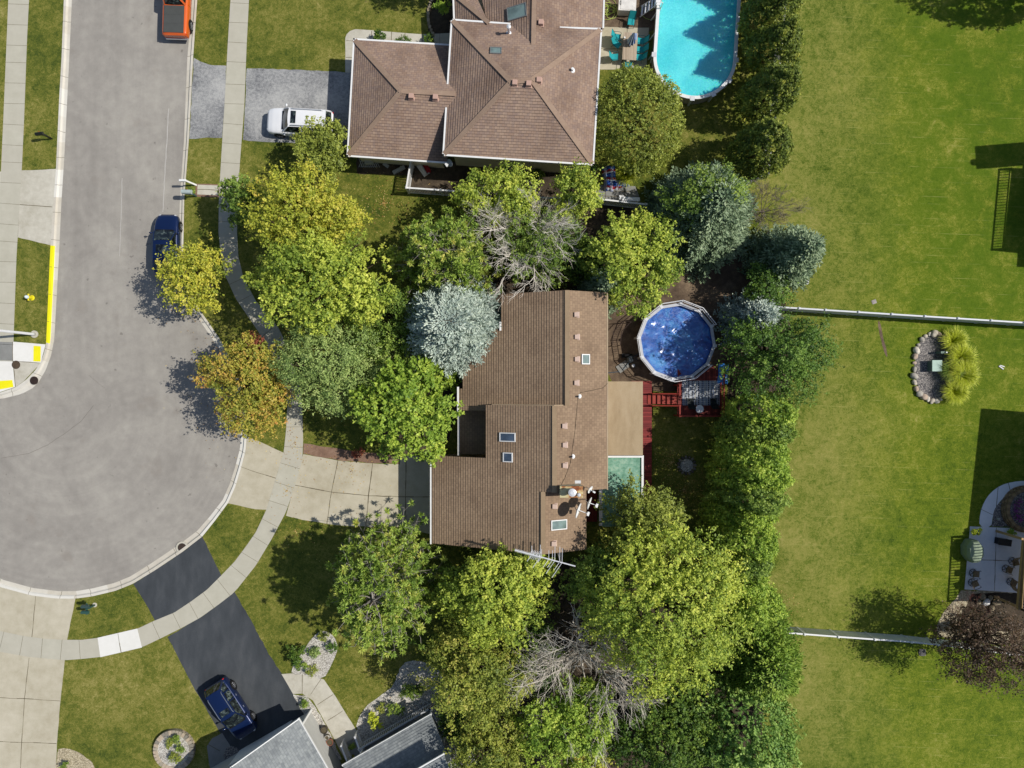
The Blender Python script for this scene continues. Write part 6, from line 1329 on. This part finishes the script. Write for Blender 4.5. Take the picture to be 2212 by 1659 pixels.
spruce('blue_spruce', 'big blue spruce with green vines in it, beside the fence end', 1522, 462, 112, 8.2, 'bluegreen', 33, dens=.9, fing=.32)
bare('bare_tree', 'thin grey-brown twiggy bush right of the big blue spruce', 1668, 442, 46, 56, 1.0, 4.6, 34, 4, 5, .03, plain(C(140, 128, 118), .9), 9, up=.35)
spruce('blue_spruce', 'blue-green spruce at the lawn edge near the small service post', 1700, 555, 70, 7.8, 'bluegreen', 35, fing=.3)
broad('tree', 'dull green brushy tree in the shade between the two blue-green spruces', 1660, 625, 56, 56, .5, 4.5, 'feather', 36, .18, .7)
spruce('blue_spruce', 'pale blue spruce top showing above the dark feathery tree', 1625, 690, 58, 6.2, 'blue', 37, fing=.28)
broad('tree', 'dark feathery green tree between the round pool and the right lawn', 1678, 768, 118, 104, 1.0, 7.4, 'feather', 38, .17, 1.0, ragged=1.2)
for i, (x, y, rx, ry, zt, lab) in enumerate(((1668, 24, 66, 50, 6.6, 'dark round evergreen at the top edge right of the long pool'), (1674, 103, 64, 50, 6.4, 'dark round evergreen right of the long pool, second from the top edge'), (1668, 196, 68, 56, 6.6, 'dark round evergreen right of the lower end of the long pool'), (1650, 314, 74, 62, 6.4, 'dark round evergreen at the bottom of its row, above the big blue spruce'), (1672, -60, 64, 56, 6.4, 'dark round evergreen crossing the top edge above its row'))):
    compact('evergreen_tree', lab, x, y, rx, ry, .3, zt, 'evergreen', 40+i, .16, 1.0, 'dark round evergreens along the back fence', cone=.6, lump=.12, pwr=2.1)
hp = [(1650, 893), (1632, 930), (1622, 975), (1626, 1020), (1618, 1065), (1606, 1110), (1606, 1160), (1596, 1205), (1590, 1250), (1612, 1300)]
for i, (x, y) in enumerate(hp):
    compact('arborvitae', 'yellow-green arborvitae in the hedge row, ' + ('northernmost one below the dark feathery tree', 'second from its north end', 'third from its north end', 'fourth from its north end', 'fifth from its north end', 'sixth from its north end', 'seventh from its north end', 'eighth from its north end', 'ninth from its north end', 'southernmost one beside the big lower tree')[i], x-4, y, random.uniform(66, 75), 40, .2, random.uniform(6.6, 7.8), ('bright', 'green', 'bright')[i % 3], 60+i, .15, 1.0, 'arborvitae hedge along the right lawn', cone=.25)
# south belt
pine('pine_tree', 'open long-needled pine with visible grey branches below the middle driveway', 822, 1272, 124, 158, 1.6, 9.4, 'pine', 71, 1150, .36)
broad('tree', 'tall yellow-green tree below the brown house roof, right of the open pine', 1068, 1276, 140, 112, 1.3, 8.2, 'lime', 72, .21, 1.15, ragged=.7)
broad('tree', 'olive-brown autumn tree below the yellow-green one', 1020, 1452, 116, 98, 1.2, 7.4, 'brown', 73, .18, 1.15, ragged=.8)
broad('maple_tree', 'huge green-yellow maple, the largest crown in the lower middle', 1428, 1302, 205, 176, 1.6, 11.0, 'lime', 74, .2, 1.2, ragged=1.2, lobes=44)
broad('maple_tree', 'upper green maple crown reaching over the green corrugated roof', 1390, 1140, 92, 92, 1.4, 8.2, 'olive', 75, .19, 1.15, ragged=1.1)
broad('tree', 'dark green crown in shade along the lower right corner of the brown roof', 1290, 1240, 72, 72, 1.0, 6.8, 'green', 76, .19, 1.0, ragged=.9)
bare('bare_tree', 'leafless dark grey brushy tree among the lower crowns', 1270, 1474, 138, 132, 1.6, 9.6, 77, 4, 5, .07, plain(C(206, 198, 186, 1.1), .9), 15, up=.6)
broad('tree', 'fresh green crown below the leafless brushy tree', 1222, 1568, 118, 100, 1.0, 6.4, 'bright', 78, .2, 1.05)
broad('tree', 'yellow feathery crown cut by the bottom edge in the middle', 1262, 1668, 64, 52, 1.2, 6.6, 'yellow', 79, .18, 1.0, ragged=1.3)
broad('tree', 'olive-brown crown by the bottom edge right of the porch', 1052, 1622, 92, 90, 1.0, 6.8, 'brown', 80, .18, 1.1, ragged=.8)
broad('tree', 'dark glossy green crown near the bottom edge, right of the fresh green one', 1432, 1578, 132, 110, 1.0, 6.4, 'dark', 81, .2, 1.05)
spruce('evergreen_tree', 'deep green feathery crown at the right side of the lower belt', 1640, 1415, 86, 6.6, 'fern', 82, fing=.32, pw=.45, ry=100)
compact('tree', 'pale green willow-like crown at the bottom right end of the belt', 1606, 1578, 114, 90, .8, 7.0, 'willow', 83, .19, .8, lump=.2, cone=.3)
broad('tree', 'yellow-green low crown on the bottom edge beside the right lawn', 1640, 1668, 70, 48, .8, 5.0, 'bright', 84, .18, 1.1)
broad('tree', 'dark undergrowth crown between the autumn tree and the leafless brushy tree', 1150, 1420, 70, 80, .4, 4.0, 'dark', 85, .2, .8)
broad('tree', 'low dark green undergrowth beside the porch roof corner', 1010, 1560, 52, 60, .4, 3.4, 'dark', 86, .2, .8)
broad('tree', 'dark purple-red leafy tree over the right end of the lower picket fence', 2142, 1394, 112, 100, 1.3, 7.0, 'red', 87, .15, .85, ragged=1.3)
bare('bare_tree', 'bare reddish twigs of a shrub in the mulch bed left of the dark purple tree', 2105, 1345, 50, 44, .4, 3.0, 88, 4, 4, .025, plain(C(120, 78, 70), .9), 9, up=.5)
compact('tree', 'round tree outside the top right corner shading the lawn', 2425, -162, 180, 112, .4, 9.5, 'green', 89, .2, .8)
broad('tree', 'tree outside the top edge shading the front lawn', 948, -105, 78, 50, 1.2, 6.5, 'green', 90, .2, .9)
# shrubs
for i, (x, y, r_, pal, h, lab) in enumerate(((956, 18, 22, 'bright', 1.6, 'bright yellow-green shrub in the dark bed at the top edge'), (822, 80, 22, 'dark', 1.0, 'clipped green shrub behind the garage eave, largest and leftmost of three'), (871, 88, 17, 'dark', .9, 'clipped green shrub behind the garage eave, middle of three'), (926, 88, 18, 'dark', .9, 'clipped green shrub behind the garage eave, rightmost of three'),
    (811, 1556, 22, 'reed', 1.1, 'round yellow-green shrub in the gravel bed left of the porch railing'), (852, 1530, 21, 'green', 1.3, 'leafy green shrub in the gravel bed, right of the yellow-green one'), (885, 1490, 30, 'green', 1.6, 'larger shaded green shrub at the top of the corner gravel bed'), (660, 1517, 12, 'green', .6, 'small tufty shrub in the gravel strip by the grey garage'),
    (366, 1604, 13, 'olive', .5, 'low plant in the round stone planter, leftmost of four'), (381, 1594, 12, 'green', .5, 'low plant in the round stone planter, at its top'), (391, 1615, 14, 'green', .5, 'low plant in the round stone planter, at its right'), (376, 1637, 16, 'olive', .5, 'low plant in the round stone planter, lowest one'),
    (697, 1375, 13, 'olive', .7, 'small plant at the top of the white gravel island'), (720, 1400, 14, 'feather', .8, 'small dark plant at the right of the white gravel island'), (650, 1435, 14, 'green', .6, 'small green plant at the lower left of the white gravel island'), (672, 1450, 16, 'olive', .5, 'spreading low plant at the bottom of the white gravel island'), (639, 1413, 30, 'dark', 1.3, 'dark shrub on the left side of the white gravel island'), (682, 1405, 20, 'grey', .5, 'sparse grey-green plant in the middle of the white gravel island'),
    (143, 1655, 12, 'green', .6, 'small plant in the tan gravel at the bottom left'), (825, 1530, 12, 'brown', .6, 'small brownish plant in the corner gravel bed'), (415, 412, 9, 'green', .5, 'small weedy plant between the two white and green mailboxes'), (1270, 352, 26, 'dark', 1.0, 'dark shrub at the corner of the rosy brown house by the side yard'),
    (1160, 380, 20, 'green', .8, 'small green plant against the house wall in the fenced side yard'), (912, 985, 14, 'feather', .8, 'small dark plant by the garage corner at the end of the brick path'), (905, 1488, 14, 'dark', .7, 'low dark plant deep in the corner gravel bed'), (775, 980, 14, 'redleaf', .6, 'small dark red plant at the edge of the brick path'), (2109, 1148, 10, 'reed', .6, 'yellow flowering pot plant at the corner of the grey patio'), (2186, 1150, 9, 'bright', .5, 'small green plant by the tan post of the upper deck'), (760, 1610, 10, 'green', .4, 'small green plant below the porch steps'), (1310, 1120, 20, 'redleaf', 1.5, 'small red-leaved plant at the lower right corner of the brown roof'))):
    broad('shrub', lab, x, y, r_*.85, r_*.78, .05 if i not in (8, 9, 10, 11) else .3, h if i not in (8, 9, 10, 11) else .75, pal, 120+i, .11 if r_ < 18 else .14, 1.9, cat='shrub', lobes=5, ragged=.3, trunk=False)
rgp = np.random.default_rng(9)
# purple flowers in the round planter
Pf = []
for i in range(330):
    th = rgp.uniform(2.2, 4.2); q = rgp.normal(1.0, .16); Pf.append((q*math.cos(th)*.95, q*math.sin(th)*.95, .42+rgp.random()*.18))
Pf = np.array(Pf); p, u, v = leaves(rgp, Pf, np.tile([0, 0, 1.], (len(Pf), 1)), .1); PAL['flower'] = [LC(60, 84, 40), LC(120, 40, 110), LC(150, 60, 150)]
fo = quads('purple_flowers', p, u, v, rgp.random(len(Pf)), leafmat('flowers', PAL['flower']), None); fo.location = G(2212, 1099); tag(fo, 'ring of purple flowers growing in the round block planter', 'flowers')
for i, (x, y, r_, h, n_, pal, lab) in enumerate(((2062, 775, 1.0, 1.3, 900, 'reed', 'tall ornamental grass clump in the rock island, right of the utility box'), (2066, 810, 1.0, 1.3, 900, 'reed', 'tall ornamental grass clump, middle right of the rock island'), (2052, 845, 0.9, 1.1, 800, 'reed', 'ornamental grass clump at the lower end of the rock island'), (2052, 738, .95, .9, 600, 'reed', 'lower ornamental grass clump at the top of the rock island'), (2044, 800, .8, 1.1, 500, 'green', 'darker green grass clump close to the utility box'), (1350, 378, .9, .8, 400, 'reed', 'spiky grass clump by the plaid tarps'))):
    clump('ornamental_grass', lab, 'grass clump', x, y, r_, h, pal, 200+i, n_, .022)

# fallen leaves on lawns, kerbs and roofs of the ground sheets near the trees
rgf = np.random.default_rng(31); Pf = []
for x, y, r_, n in ((412, 640, 90, 260), (528, 880, 120, 420), (640, 960, 70, 160), (830, 440, 110, 420), (760, 1010, 110, 160), (640, 1150, 90, 120), (1480, 1060, 70, 420), (1690, 1300, 60, 120), (1040, 455, 80, 160), (480, 760, 60, 160), (620, 1060, 40, 60), (900, 1490, 60, 120), (1450, 1000, 60, 300)):
    for _ in range(n): th = rgf.random()*6.28; q = abs(rgf.normal())*.55*r_; z = .03 if x+q*math.cos(th) > 400 else -.1; Pf.append(G(x+q*math.cos(th), y+q*math.sin(th), z))
Pf = np.array(Pf); p, u, v = leaves(rgf, Pf, np.tile([0, 0, 1.], (len(Pf), 1)), .085, 1.5); PAL['litter'] = [LC(96, 66, 40), LC(150, 110, 60), LC(176, 150, 80), LC(190, 176, 120)]
tag(quads('fallen_leaves', p, u, v, rgf.random(len(Pf)), leafmat('litter', PAL['litter']), None), kind='stuff')
